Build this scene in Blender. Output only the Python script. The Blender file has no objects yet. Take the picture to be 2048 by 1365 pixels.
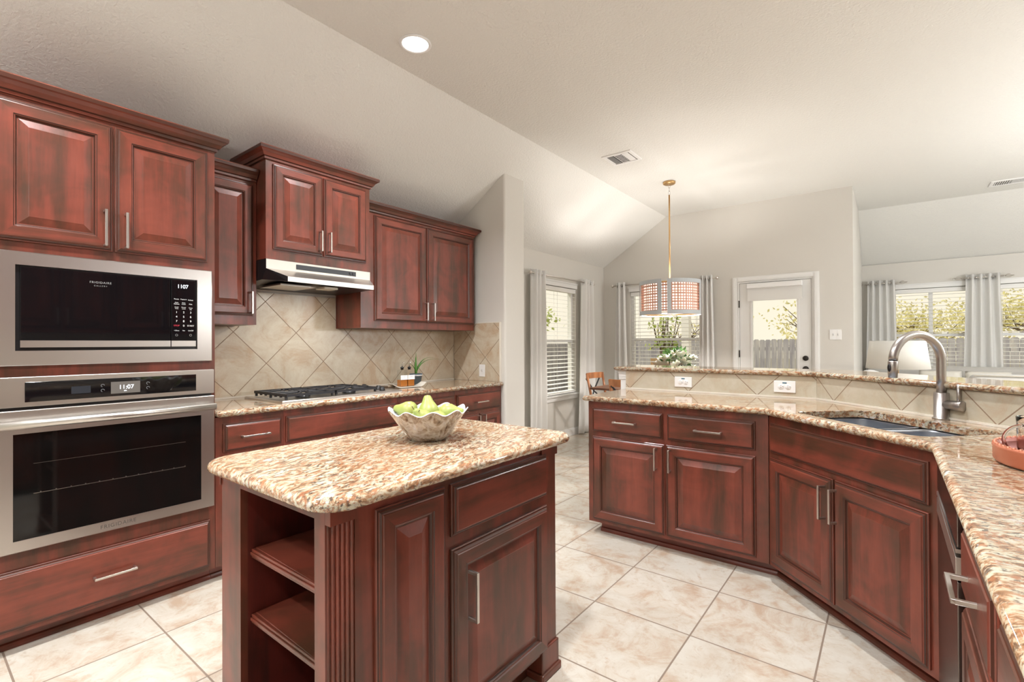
import bpy, bmesh, math, random
from mathutils import Matrix, Vector
random.seed(7)
PI = math.pi
C = bpy.context.scene.collection
sc = bpy.context.scene
# ---------------------------------------------------------------- camera
H = 1.265
YAW, PITCH, ROLL = 0.660192, 0.00544637, 0.00489049
def cam_matrix():
    f = Vector((-math.sin(YAW)*math.cos(PITCH), math.cos(YAW)*math.cos(PITCH), math.sin(PITCH)))
    r = Vector((math.cos(YAW), math.sin(YAW), 0)); d = -(r.cross(f))
    c, s = math.cos(ROLL), math.sin(ROLL)
    r2 = c*r + s*d; d2 = -s*r + c*d
    m = Matrix((r2, -d2, -f)).transposed().to_4x4()
    m.translation = (0, 0, H)
    return m
cd = bpy.data.cameras.new('camera'); cam = bpy.data.objects.new('camera', cd); C.objects.link(cam)
cd.sensor_width = 36; cd.lens = 969.05/2048*36; cd.clip_start = 0.02; cam.matrix_world = cam_matrix()
sc.camera = cam
# ---------------------------------------------------------------- world, sun, exposure
w = bpy.data.worlds.new('world'); sc.world = w; w.use_nodes = True
bg = w.node_tree.nodes['Background']
bg.inputs[0].default_value = (1.0, 0.90, 0.735, 1); bg.inputs[1].default_value = 0.95
sun = bpy.data.lights.new('sun', 'SUN'); sun.energy = 3.2; sun.angle = 0.02; sun.color = (1, .95, .85)
so = bpy.data.objects.new('sun', sun); C.objects.link(so)
so.rotation_euler = Vector((-.50, -.30, .82)).to_track_quat('Z', 'Y').to_euler()
sc.view_settings.view_transform = 'Standard'; sc.view_settings.look = 'None'
sc.view_settings.exposure = 0.22; sc.view_settings.gamma = 1
sc.view_settings.use_curve_mapping = False
cy = sc.cycles
cy.max_bounces = 12; cy.diffuse_bounces = 5; cy.glossy_bounces = 4; cy.transparent_max_bounces = 16
cy.transmission_bounces = 12; cy.caustics_reflective = False; cy.caustics_refractive = False
cy.sample_clamp_indirect = 6
CAN_W = 25.0       # watts of each ceiling can
# ---------------------------------------------------------------- helpers
class MB:
    def __init__(s): s.v = []; s.f = []; s.m = []; s.sm = []
    def add(s, vs, fs, mi=0, smooth=False, T=None):
        b = len(s.v)
        for p in vs:
            p = Vector(p)
            if T is not None: p = T @ p
            s.v.append(tuple(p))
        for f in fs:
            s.f.append([b+i for i in f]); s.m.append(mi); s.sm.append(smooth)
        return s
    def box(s, x0, x1, y0, y1, z0, z1, mi=0, T=None):
        vs = [(x, y, z) for x in (x0, x1) for y in (y0, y1) for z in (z0, z1)]
        fs = [(0,1,3,2),(4,6,7,5),(0,4,5,1),(2,3,7,6),(0,2,6,4),(1,5,7,3)]
        return s.add(vs, fs, mi, False, T)
    def bar(s, a, b, w, h, mi=0, up=(0,0,1)):
        a = Vector(a); b = Vector(b); d = (b-a); L = d.length; d.normalize()
        u = Vector(up)
        if abs(d.dot(u)) > .98: u = Vector((0,1,0))
        r = d.cross(u).normalized(); u = r.cross(d).normalized()
        M = Matrix((r, d, u)).transposed().to_4x4(); M.translation = a
        return s.box(-w/2, w/2, 0, L, -h/2, h/2, mi, M)
    def tube(s, pts, r, n=12, mi=0, caps=True, closed=False):
        pts = [Vector(p) for p in pts]; N = len(pts)
        rs = r if isinstance(r, (list, tuple)) else [r]*N
        ts = []
        for i in range(N):
            if closed: t = pts[(i+1) % N]-pts[i-1]
            else: t = pts[min(i+1, N-1)]-pts[max(i-1, 0)]
            ts.append(t.normalized())
        u = Vector((0,0,1)) if abs(ts[0].z) < .9 else Vector((1,0,0))
        u = (u-ts[0]*u.dot(ts[0])).normalized(); vs = []
        for i in range(N):
            u = (u-ts[i]*u.dot(ts[i])).normalized(); q = ts[i].cross(u)
            for k in range(n):
                a = 2*PI*k/n; vs.append(pts[i]+(u*math.cos(a)+q*math.sin(a))*rs[i])
        fs = []
        for i in range(N if closed else N-1):
            j = (i+1) % N
            for k in range(n):
                l = (k+1) % n; fs.append((i*n+k, i*n+l, j*n+l, j*n+k))
        if caps and not closed:
            fs.append(tuple(range(n-1, -1, -1))); fs.append(tuple((N-1)*n+k for k in range(n)))
        return s.add(vs, fs, mi, True)
    def lathe(s, prof, n=32, mi=0, c=(0,0,0), T=None, fn=None, caps=True):
        vs = []
        for (r, z) in prof:
            for k in range(n):
                a = 2*PI*k/n; rr, zz = r, z
                if fn: rr, zz = fn(r, z, a)
                vs.append((c[0]+rr*math.cos(a), c[1]+rr*math.sin(a), c[2]+zz))
        fs = []
        for i in range(len(prof)-1):
            for k in range(n):
                l = (k+1) % n; fs.append((i*n+k, i*n+l, (i+1)*n+l, (i+1)*n+k))
        if caps and prof[0][0] > 1e-6: fs.append(tuple(range(n-1, -1, -1)))
        if caps and prof[-1][0] > 1e-6: fs.append(tuple((len(prof)-1)*n+k for k in range(n)))
        return s.add(vs, fs, mi, True, T)
    def ell(s, c, r, n=20, mi=0, T=None, m=12):
        prof = [(max(math.cos(a), 0), math.sin(a)) for a in [(-PI/2+PI*i/m) for i in range(m+1)]]
        vs = [(c[0]+p*r[0]*math.cos(2*PI*k/n), c[1]+p*r[1]*math.sin(2*PI*k/n), c[2]+z*r[2]) for p, z in prof for k in range(n)]
        fs = [(i*n+k, i*n+(k+1) % n, (i+1)*n+(k+1) % n, (i+1)*n+k) for i in range(m) for k in range(n)]
        return s.add(vs, fs, mi, True, T)
    def rings(s, loops, mis=None, closed_first=True, closed_last=True, smooth=False, T=None):
        n = len(loops[0]); vs = [p for l in loops for p in l]; b = len(s.v)
        s.add(vs, [], 0, False, T)
        for i in range(len(loops)-1):
            for k in range(n):
                l = (k+1) % n
                s.f.append([b+i*n+k, b+i*n+l, b+(i+1)*n+l, b+(i+1)*n+k])
                mi = 0 if mis is None else (mis[i][k % len(mis[i])] if isinstance(mis[i], (list, tuple)) else mis[i])
                s.m.append(mi); s.sm.append(smooth)
        if closed_first: s.f.append([b+k for k in range(n-1, -1, -1)]); s.m.append(0); s.sm.append(False)
        if closed_last:
            s.f.append([b+(len(loops)-1)*n+k for k in range(n)])
            s.m.append(0 if mis is None or len(mis) < len(loops) else mis[-1]); s.sm.append(False)
        return s
    def build(s, name, mats, parent=None, loc=None, rz=0, bevel=0, M=None, seg=2, recalc=True):
        me = bpy.data.meshes.new(name); me.from_pydata(s.v, [], s.f)
        mats = mats if isinstance(mats, (list, tuple)) else [mats]
        for m in mats: me.materials.append(m)
        me.polygons.foreach_set('material_index', s.m); me.polygons.foreach_set('use_smooth', s.sm)
        if recalc:
            bm = bmesh.new(); bm.from_mesh(me)
            bmesh.ops.remove_doubles(bm, verts=bm.verts, dist=1e-6)
            bmesh.ops.recalc_face_normals(bm, faces=bm.faces); bm.to_mesh(me); bm.free()
        o = bpy.data.objects.new(name, me); C.objects.link(o)
        if parent is not None: o.parent = parent
        if loc is not None: o.location = loc
        if rz: o.rotation_euler = (0, 0, rz)
        if M is not None: o.matrix_local = M
        if bevel:
            b = o.modifiers.new('bevel', 'BEVEL'); b.width = bevel; b.segments = seg; b.limit_method = 'ANGLE'; b.angle_limit = .6
            b.harden_normals = False
        return o
def tag(o, label, cat, group=None, kind=None):
    o['label'] = label; o['category'] = cat
    if group: o['group'] = group
    if kind: o['kind'] = kind
    return o
def thing(name, label, cat, loc=(0,0,0), rz=0, group=None):
    o = bpy.data.objects.new(name, None); C.objects.link(o); o.empty_display_size = .1
    o.location = loc; o.rotation_euler = (0, 0, rz)
    return tag(o, label, cat, group)
def struct(o): o['kind'] = 'structure'; return o
def copy_tree(o, parent=None):
    c = o.copy(); C.objects.link(c)
    if parent is not None: c.parent = parent
    for ch in list(o.children): copy_tree(ch, c)
    return c
def text_mesh(body, size, name, mat, parent, M, align='CENTER', ext=.0004, space=1.0):
    cu = bpy.data.curves.new(name, 'FONT'); cu.body = body; cu.size = size; cu.align_x = align; cu.align_y = 'CENTER'
    cu.extrude = ext; cu.space_character = space
    t = bpy.data.objects.new('tmp_text', cu); C.objects.link(t)
    bpy.context.view_layer.update()
    me = bpy.data.meshes.new_from_object(t.evaluated_get(bpy.context.evaluated_depsgraph_get()))
    bpy.data.objects.remove(t)
    me.materials.clear(); me.materials.append(mat)
    o = bpy.data.objects.new(name, me); C.objects.link(o); o.parent = parent; o.matrix_local = M
    return o
def faceM(x, y, z):   # text lying in the local xz plane, readable from -y
    m = Matrix.Rotation(PI/2, 4, 'X'); m.translation = (x, y, z); return m
# ---------------------------------------------------------------- materials
class NT:
    def __init__(s, name):
        s.mat = bpy.data.materials.new(name); s.mat.use_nodes = True; s.t = s.mat.node_tree
        s.b = s.t.nodes['Principled BSDF']; s.out = s.t.nodes['Material Output']
    def n(s, typ, ins=None, **kw):
        nd = s.t.nodes.new('ShaderNode'+typ)
        for k, v in kw.items(): setattr(nd, k, v)
        if ins:
            for k, v in ins.items(): s.set(nd.inputs[k], v)
        return nd
    def set(s, sock, v):
        if isinstance(v, bpy.types.NodeSocket): s.t.links.new(v, sock)
        elif isinstance(v, bpy.types.Node): s.t.links.new(v.outputs[0], sock)
        else:
            if isinstance(v, (tuple, list)) and len(v) == 3 and sock.type == 'RGBA': v = (*v, 1)
            sock.default_value = v
    def p(s, **kw):
        for k, v in kw.items(): s.set(s.b.inputs[k.replace('_', ' ')], v)
        return s
    def math(s, op, a, b=None, c=None, clamp=False):
        nd = s.n('Math', operation=op, use_clamp=clamp); s.set(nd.inputs[0], a)
        if b is not None: s.set(nd.inputs[1], b)
        if c is not None: s.set(nd.inputs[2], c)
        return nd.outputs[0]
    def mix(s, f, a, b, mode='MIX'):
        nd = s.n('Mix', data_type='RGBA', blend_type=mode)
        s.set(nd.inputs[0], f); s.set(nd.inputs[6], a); s.set(nd.inputs[7], b); return nd.outputs[2]
    def ramp(s, f, stops, interp='LINEAR'):
        nd = s.n('ValToRGB'); s.set(nd.inputs[0], f); cr = nd.color_ramp; cr.interpolation = interp
        while len(cr.elements) < len(stops): cr.elements.new(.5)
        for e, (p, c) in zip(cr.elements, stops):
            e.position = p; e.color = (*c, 1) if isinstance(c, (tuple, list)) else (c, c, c, 1)
        return nd.outputs[0]
    def coords(s, scale=(1,1,1), rot=(0,0,0), loc=(0,0,0), kind='Object'):
        tc = s.n('TexCoord'); mp = s.n('Mapping', {'Vector': tc.outputs[kind], 'Scale': scale, 'Rotation': rot, 'Location': loc})
        return mp.outputs[0]
    def noise(s, v, scale, detail=4, rough=.5, dist=0, w=None):
        nd = s.n('TexNoise', {'Vector': v, 'Scale': scale, 'Detail': detail, 'Roughness': rough, 'Distortion': dist})
        if w is not None: nd.noise_dimensions = '4D'; s.set(nd.inputs['W'], w)
        return nd.outputs[0]
    def bump(s, h, strength=.2, dist=.01):
        nd = s.n('Bump', {'Height': h, 'Strength': strength, 'Distance': dist}); s.set(s.b.inputs['Normal'], nd.outputs[0]); return s
def simple(name, col, rough=.5, metal=0, **kw):
    m = NT(name); m.p(Base_Color=col, Roughness=rough, Metallic=metal, **kw); return m.mat
def emit(name, col, st):
    m = NT(name); m.p(Base_Color=(0,0,0), Emission_Color=col, Emission_Strength=st); return m.mat
def wood(name, sc_, base, dark, rough=.32, dk=.35, horizontal=False):
    m = NT(name); oi = m.n('ObjectInfo'); wv = m.math('MULTIPLY', oi.outputs['Random'], 37.0)
    v = m.coords(scale=sc_)
    big = m.noise(v, 1.3, 3, .55, .6, wv)
    fine = m.noise(m.coords(scale=tuple(a*9 for a in sc_)), 1.6, 4, .6, .2, wv)
    blot = m.noise(m.coords(scale=(2.6, 2.6, 2.6)), 1.9, 3, .6, .8, wv)
    f = m.math('ADD', m.math('MULTIPLY', big, .75), m.math('MULTIPLY', blot, .55))
    f = m.math('ADD', f, m.math('MULTIPLY', fine, .18))
    hi = tuple(min(c*1.35, 1) for c in base)
    col = m.ramp(f, [(.58, dark), (.70, tuple((a*.5+b*.5) for a, b in zip(dark, base))), (.79, base), (.95, hi)])
    vo = m.n('TexVoronoi', {'Vector': m.coords(scale=tuple((a*.42+1.6) for a in sc_)), 'Scale': 1.25}, voronoi_dimensions='4D')
    m.set(vo.inputs['W'], wv)
    kn = m.ramp(vo.outputs['Distance'], [(.05, 1.0), (.16, 0.0)])
    col = m.mix(m.math('MULTIPLY', kn, .8), col, tuple(c*.35 for c in dark))
    m.p(Base_Color=col, Roughness=m.math('ADD', m.math('MULTIPLY', fine, .12), rough-.05), Coat_Weight=.12, Coat_Roughness=.15)
    m.bump(fine, .05, .002)
    return m.mat
RED = (.168, .039, .023); BRN = (.068, .028, .015)
WV = wood('alder_vertical_grain', (9, 9, .9), RED, BRN)
WH = wood('alder_horizontal_grain', (.9, .9, 9), RED, BRN)
WG = simple('alder_glaze', (.060, .020, .012), .3)
WD = wood('alder_shaded_interior', (9, 9, .9), (.085, .014, .010), (.035, .010, .007))  # shade of the unlit shelf compartment put into a darker alder colour
CABM = [WV, WG, WH]
def granite(name, rot, k=1.0):
    m = NT(name)
    v = m.coords(scale=(1, 1, 1), rot=(0, 0, rot))
    wv = m.n('TexNoise', {'Vector': v, 'Scale': 6, 'Detail': 3})
    ad = m.n('VectorMath', operation='SCALE'); m.set(ad.inputs[0], wv.outputs['Color']); ad.inputs['Scale'].default_value = .09
    v2 = m.n('VectorMath', operation='ADD'); m.set(v2.inputs[0], v); m.set(v2.inputs[1], ad.outputs[0])
    def st(sx, sy, sz, loc=(0, 0, 0)): return m.n('Mapping', {'Vector': v2.outputs[0], 'Scale': (sx*k, sy/k, sz), 'Location': loc}).outputs[0]
    a = m.noise(st(24, 74, 60), 1.0, 5, .62, .3); b = m.noise(st(44, 130, 90, (5, 1, 2)), 1.0, 4, .6, .2)
    c = m.noise(st(26, 90, 70, (3, 7, 1)), 1.0, 4, .62, .2); d = m.noise(v, 4.0, 3, .5); e = m.noise(st(16, 40, 36, (9, 2, 4)), 1.0, 4, .6, .2)
    col = m.ramp(a, [(.36, (.13, .075, .05)), (.44, (.33, .19, .105)), (.49, (.48, .37, .25)), (.56, (.53, .51, .385)), (.70, (.54, .54, .46))])
    col = m.mix(m.ramp(c, [(.53, 0.0), (.60, .85)]), col, (.33, .13, .06))
    col = m.mix(m.ramp(b, [(.38, .9), (.45, 0.0)]), col, (.075, .055, .045))
    col = m.mix(m.ramp(e, [(.60, 0.0), (.66, .75)]), col, (.60, .60, .57))
    col = m.mix(m.ramp(d, [(.38, .28), (.6, 0.0)]), col, (.50, .27, .13))
    m.p(Base_Color=col, Roughness=.06, Specular_IOR_Level=.5, Coat_Weight=.3, Coat_Roughness=.02)
    return m.mat
GR = granite('granite', -.15, 1.42); GRY = granite('granite_island', 1.25, 1.05)
def tile_color(m, v, base, warm, pale, w=None, amp=1):
    n1 = m.noise(v, 5.0, 7, .68, .9, w); n2 = m.noise(v, 13.0, 6, .68, .9, w); n3 = m.noise(v, 38, 3, .6, .5, w)
    col = m.ramp(n1, [(.36, warm), (.48, base), (.60, pale)])
    col = m.mix(m.ramp(n2, [(.54, 0.0), (.68, .75*amp)]), col, warm)
    col = m.mix(m.ramp(n3, [(.60, 0.0), (.72, .35*amp)]), col, tuple(c*.72 for c in warm))
    return col, n2
def grid(m, u, v, p, gw, u0=0, v0=0):
    """tile grid: returns (grout mask, cell id number)"""
    out = []; ids = []
    for a, o in ((u, u0), (v, v0)):
        t = m.math('DIVIDE', m.math('SUBTRACT', a, o), p)
        fr = m.math('FRACT', m.math('ADD', t, .5))
        dd = m.math('ABSOLUTE', m.math('SUBTRACT', fr, .5))
        out.append(m.math('LESS_THAN', dd, gw/p/2)); ids.append(m.math('FLOOR', t))
    mask = m.math('MAXIMUM', out[0], out[1])
    cell = m.math('ADD', m.math('MULTIPLY', ids[0], 3.71), m.math('MULTIPLY', ids[1], 8.13))
    return mask, cell
def floor_mat():
    m = NT('floor_tile'); tc = m.n('TexCoord'); s = m.n('SeparateXYZ', {0: tc.outputs['Object']})
    mask, cell = grid(m, s.outputs[0], s.outputs[1], .4585, .007, -.686, 2.126)
    col, h = tile_color(m, tc.outputs['Object'], (.52, .465, .39), (.45, .34, .25), (.565, .53, .465), cell, 1.0)
    col = m.mix(mask, col, (.22, .165, .125))
    m.p(Base_Color=col, Roughness=m.math('ADD', m.math('MULTIPLY', mask, .5), .22), Specular_IOR_Level=.45)
    m.bump(m.math('SUBTRACT', m.math('MULTIPLY', h, .15), mask), .35, .004)
    return m.mat
FLOOR = floor_mat()
def splash_mat(name, axis, u0, diag=.432, z0=.92, base=(.57, .49, .375), warm=(.50, .37, .25), pale=(.62, .56, .45)):
    m = NT(name); tc = m.n('TexCoord'); s = m.n('SeparateXYZ', {0: tc.outputs['Object']})
    if axis == 'd': u = m.math('MULTIPLY', m.math('SUBTRACT', s.outputs[0], s.outputs[1]), .70711)
    else: u = s.outputs[{'x': 0, 'y': 1}[axis]]
    u = m.math('SUBTRACT', u, u0); z = m.math('SUBTRACT', s.outputs[2], z0)
    a = m.math('MULTIPLY', m.math('ADD', u, z), .70711); b = m.math('MULTIPLY', m.math('SUBTRACT', u, z), .70711)
    mask, cell = grid(m, a, b, diag/1.41421, .005)
    col, h = tile_color(m, tc.outputs['Object'], base, warm, pale, cell, .6)
    col = m.mix(mask, col, (.27, .19, .13))
    m.p(Base_Color=col, Roughness=m.math('ADD', m.math('MULTIPLY', mask, .5), .3))
    m.bump(m.math('SUBTRACT', m.math('MULTIPLY', h, .2), mask), .3, .003)
    return m.mat
def wall_mat(name, col, tex=.12, sc_=140):
    m = NT(name); v = m.coords(); n1 = m.noise(v, sc_, 3, .6, .3)
    m.p(Base_Color=col, Roughness=.75, Specular_IOR_Level=.25); m.bump(n1, tex, .007); return m.mat
WALL = wall_mat('wall_paint', (.655, .635, .595), .12)
CEIL = wall_mat('ceiling_paint', (.78, .78, .755), .75, 62)
WHITE = simple('white_paint', (.80, .80, .79), .38)
WPLAST = simple('white_plastic', (.84, .84, .84), .3)
def steel_mat(name, col=(.62, .59, .56), rough=.30, sc_=(3, 3, 400)):
    m = NT(name); n1 = m.noise(m.coords(scale=sc_), 1.0, 2, .5)
    m.p(Base_Color=col, Metallic=1.0, Roughness=m.math('ADD', m.math('MULTIPLY', n1, .03), rough-.015), Anisotropic=.55)
    return m.mat
STEEL = steel_mat('brushed_steel'); NICKEL = steel_mat('brushed_nickel', (.62, .58, .54), .3, (90, 90, 90))
FAUC = steel_mat('faucet_steel', (.46, .43, .41), .30, (60, 60, 60))
CHROME = simple('chrome', (.8, .8, .8), .12, 1.0)
BLK = simple('black_glass', (.004, .004, .005), .04, 0, Specular_IOR_Level=.5)
BLKM = simple('black_enamel', (.012, .012, .014), .28)
IRON = simple('cast_iron', (.018, .018, .022), .45)
DARKG = simple('charcoal_plastic', (.03, .032, .036), .35)
def thin_glass(name, tint=(1, 1, 1)):
    m = NT(name); t = m.t; tr = m.n('BsdfTransparent', {0: tint}); gl = m.n('BsdfGlossy', {'Roughness': .02})
    fr = m.n('Fresnel', {'IOR': 1.45}); mx = m.n('MixShader'); ge = m.n('NewGeometry')
    t.links.new(m.math('MULTIPLY', fr.outputs[0], m.math('SUBTRACT', 1.0, ge.outputs['Backfacing'])), mx.inputs[0]); t.links.new(tr.outputs[0], mx.inputs[1]); t.links.new(gl.outputs[0], mx.inputs[2])
    t.links.new(mx.outputs[0], m.out.inputs[0]); return m.mat
PANE = thin_glass('window_glass', (.97, .98, .97)); CLEAR = thin_glass('clear_glass', (.95, .97, .97))
def fabric(name, col, rough=.85, sheen=.2, trans=0.0, sc_=300):
    m = NT(name); n1 = m.noise(m.coords(), sc_, 2, .6)
    m.p(Base_Color=col, Roughness=rough, Sheen_Weight=sheen); m.bump(n1, .15, .002)
    if trans:
        tl = m.n('BsdfTranslucent', {0: col}); mx = m.n('MixShader', {0: trans})
        m.t.links.new(m.b.outputs[0], mx.inputs[1]); m.t.links.new(tl.outputs[0], mx.inputs[2]); m.t.links.new(mx.outputs[0], m.out.inputs[0])
    return m.mat
CURT = fabric('white_curtain', (.90, .895, .88), trans=.30); SOFA = fabric('grey_sofa_fabric', (.47, .455, .425)); CREAM = fabric('cream_fabric', (.70, .67, .60))
BLUE = fabric('blue_fabric', (.42, .52, .66))
EMIT_LAMP = emit('lamp_emission', (1, .93, .82), 14)
# ================================================================ room shell
CZ, SX, SZ = 3.05, -2.47, 2.42       # flat ceiling, crease of the left slope, height of the left wall
WX, WY, LY, LX = -3.45, 6.75, 9.08, -0.31   # left wall, door wall, living wall, partition
EX, BY = 5.2, -3.4                   # room limits out of view
mb = MB(); mb.box(-3.6, EX+.15, BY-.15, LY+.15, -.12, 0); fl = struct(mb.build('floor', FLOOR))
def quad_slab(name, pts, mat, t=.10):
    m = MB(); up = [(x, y, z+t) for x, y, z in pts]; n = len(pts)
    m.add(list(pts)+up, [tuple(range(n)), tuple(range(2*n-1, n-1, -1))]+[(i, (i+1) % n, n+(i+1) % n, n+i) for i in range(n)])
    return struct(m.build(name, mat))
c = MB()
def slab(pts, t=.1):
    up = [(x, y, z+t) for x, y, z in pts]; n = len(pts)
    c.add(list(pts)+up, [tuple(range(n)), tuple(range(2*n-1, n-1, -1))]+[(i, (i+1) % n, n+(i+1) % n, n+i) for i in range(n)])
slab([(SX, BY, CZ), (EX, BY, CZ), (EX, 8.1, CZ), (LX-.12, 8.1, CZ), (LX-.12, WY+.12, CZ), (SX, WY+.12, CZ)])
slab([(WX-.12, BY, SZ-.077), (SX, BY, CZ), (SX, WY+.12, CZ), (WX-.12, WY+.12, SZ-.077)])
slab([(LX-.12, 8.1, CZ), (EX, 8.1, CZ), (EX, LY+.12, 2.365), (LX-.12, LY+.12, 2.365)])
struct(c.build('ceiling', CEIL))
def wall_with_holes(name, axis, pos, t, a0, a1, z1, holes, mat=WALL):
    """axis 'x': wall plane x=pos, spans y a0..a1; t thickness away from the room (signed)"""
    m = MB(); cuts = sorted(set([a0, a1]+[h for q in holes for h in q[:2]]))
    p0, p1 = sorted((pos, pos+t))
    for i in range(len(cuts)-1):
        s0, s1 = cuts[i], cuts[i+1]; mid = (s0+s1)/2; zs = [(0, z1)]
        for (h0, h1, b, tp) in holes:
            if h0 < mid < h1: zs = [(0, b), (tp, z1)]
        for (u, v) in zs:
            if v-u < .005: continue
            if axis == 'x': m.box(p0, p1, s0, s1, u, v)
            else: m.box(s0, s1, p0, p1, u, v)
    return struct(m.build(name, mat))
W1 = (4.93, 5.90, .56, 2.02)      # nook side window (y range)
W2 = (-3.02, -1.93, .56, 2.02)    # nook rear window (x range)
W3 = (-.04, 1.0, .80, 2.03)
W4 = (1.07, 2.15, .80, 2.03)
D1 = (-1.535, -.70, 0, 2.045)
wall_with_holes('wall_left', 'x', WX, -.12, BY-.12, WY+.12, SZ, [W1])
# the door wall with the slope of the vault cut out of its top
m = wall_with_holes('wall_back', 'y', WY, .12, WX-.12, LX, SZ, [W2, D1])
bmx = bmesh.new(); bmx.from_mesh(m.data)
def prism(bm, pts, y0, y1):
    a = [bm.verts.new((x, y0, z)) for x, z in pts]; b = [bm.verts.new((x, y1, z)) for x, z in pts]; n = len(pts)
    bm.faces.new(a); bm.faces.new(b[::-1])
    for i in range(n): bm.faces.new((a[i], a[(i+1) % n], b[(i+1) % n], b[i]))
prism(bmx, [(WX, SZ), (LX, SZ), (LX, CZ), (SX, CZ)], WY, WY+.12)
bmesh.ops.recalc_face_normals(bmx, faces=bmx.faces); bmx.to_mesh(m.data); bmx.free()
# living room
p = MB(); p.box(LX-.12, LX, WY+.12, LY, 0, SZ)
p.add([(x, y, z) for x in (LX-.12, LX) for y, z in ((WY+.12, SZ), (8.1, CZ), (WY+.12, CZ), (LY, SZ))],
      [(0, 3, 1, 2), (4, 6, 5, 7), (0, 2, 6, 4), (2, 1, 5, 6), (1, 3, 7, 5), (3, 0, 4, 7)])
struct(p.build('wall_partition', WALL))
wall_with_holes('wall_living', 'y', LY, .12, LX-.12, EX, SZ, [W3, W4, (2.25, 3.3, .8, 2.03)])
wall_with_holes('wall_right', 'x', EX, .12, BY-.12, LY+.12, CZ, [(1.0, 3.4, .1, 2.2), (5.0, 7.6, .1, 2.3)])  # openings added out of view to let sky light into the living room
r = wall_with_holes('wall_rear', 'y', BY, -.12, WX-.12, EX, CZ, [(-2.4, -.2, .1, 2.2), (1.0, 4.0, .1, 2.3)])  # openings added behind the camera as soft sky light for the kitchen
# wall behind the right hand counter, carrying the wall cabinets that mirror in the oven glass
mb = MB(); mb.box(.765, .885, BY, 2.26, 0, CZ); struct(mb.build('wall_kitchen', WALL))
# wing wall beside the cooktop run, bullnosed corners, sloping top
def wing():
    m = MB(); x0, x1, y0, y1 = WX, -2.79, 3.49, 3.80
    zt = lambda x: min(CZ, SZ+(x-WX)*(CZ-SZ)/(SX-WX))-.001
    m.add([(x, y, z) for x in (x0, x1) for y in (y0, y1) for z in (0, zt(x))], [(0,1,3,2),(4,6,7,5),(0,4,5,1),(2,3,7,6),(0,2,6,4),(1,5,7,3)])
    o = m.build('wall_wing', WALL)
    bv = o.modifiers.new('bullnose', 'BEVEL'); bv.width = .02; bv.segments = 5; bv.limit_method = 'WEIGHT'
    at = o.data.attributes.new('bevel_weight_edge', 'FLOAT', 'EDGE')
    for e in o.data.edges:
        a, b = (o.data.vertices[i].co for i in e.vertices)
        at.data[e.index].value = 1.0 if (a.x > -3 and b.x > -3 and abs(a.y-b.y) < .01) else 0.0
    return struct(o)
wing()
# baseboards
def base_prof(m, a, b, axis, pos, out):
    p0, p1 = sorted((pos, pos+out*.014)); q0, q1 = sorted((pos, pos+out*.009))
    if axis == 'x': m.box(p0, p1, a, b, 0, .085); m.box(q0, q1, a, b, .085, .10)
    else: m.box(a, b, p0, p1, 0, .085); m.box(a, b, q0, q1, .085, .10)
m = MB(); base_prof(m, 3.80, WY, 'x', WX, 1); struct(m.build('baseboard_left', WHITE))
m = MB(); base_prof(m, WX+.015, -1.62, 'y', WY, -1); base_prof(m, -.625, LX, 'y', WY, -1); struct(m.build('baseboard_back', WHITE))
# ================================================================ windows
def window(n, axis, hole, pos, out, mull=None, rail=None, trim=True):
    """out: +1/-1 direction towards the outside along the wall normal"""
    a0, a1, z0, z1 = hole
    root = bpy.data.objects.new('window_%d' % n, None); C.objects.link(root); struct(root)
    f = MB()
    def bx(u0, u1, d0, d1, w0, w1, mb_, mi=0):
        q0, q1 = sorted((pos+out*d0, pos+out*d1))
        if axis == 'x': mb_.box(q0, q1, u0, u1, w0, w1, mi)
        else: mb_.box(u0, u1, q0, q1, w0, w1, mi)
    g = .001
    bx(a0+g, a0+.04, .05, .11, z0+g, z1-g, f); bx(a1-.04, a1-g, .05, .11, z0+g, z1-g, f)
    bx(a0+.04, a1-.04, .05, .11, z0+g, z0+.045, f); bx(a0+.04, a1-.04, .05, .11, z1-.045, z1-g, f)
    if mull: bx(mull-.022, mull+.022, .045, .11, z0+.045, z1-.045, f)
    if rail: bx(a0+.04, a1-.04, .055, .105, rail-.02, rail+.02, f)
    f.build('window_frame', WHITE, root)
    p_ = MB(); bx(a0+.04, a1-.04, .078, .082, z0+.045, z1-.045, p_); p_.build('pane', PANE, root)
    if trim:
        t = MB(); bx(a0-.015, a1+.015, -.002, -.020, z1+.001, z1+.055, t); bx(a0-.025, a1+.025, -.002, -.028, z1+.055, z1+.070, t)
        bx(a0-.03, a1+.03, .048, -.035, z0+.002, z0+.022, t); bx(a0-.015, a1+.015, -.002, -.016, z0-.055, z0+.001, t)
        t.build('window_sill_and_head', WHITE, root, bevel=.002)
    return root
window(1, 'x', W1, WX, -1, rail=1.30)
window(2, 'y', W2, WY, 1, rail=1.315)
window(3, 'y', W3, LY, 1, mull=.483, rail=1.36)
window(4, 'y', W4, LY, 1, mull=1.62, rail=1.36)
for k, (ax, h, ps, o_) in enumerate([('y', (2.25, 3.3, .8, 2.03), LY, 1), ('x', (1.0, 3.4, .1, 2.2), EX, 1), ('x', (5.0, 7.6, .1, 2.3), EX, 1), ('y', (-2.4, -.2, .1, 2.2), BY, -1), ('y', (1.0, 4.0, .1, 2.3), BY, -1)]):
    window(5+k, ax, h, ps, o_, mull=(h[0]+h[1])/2, trim=False)  # right and rear wall windows are unseen additions for daylight
SLAT = simple('blind_white', (.82, .82, .80), .45)
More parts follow.
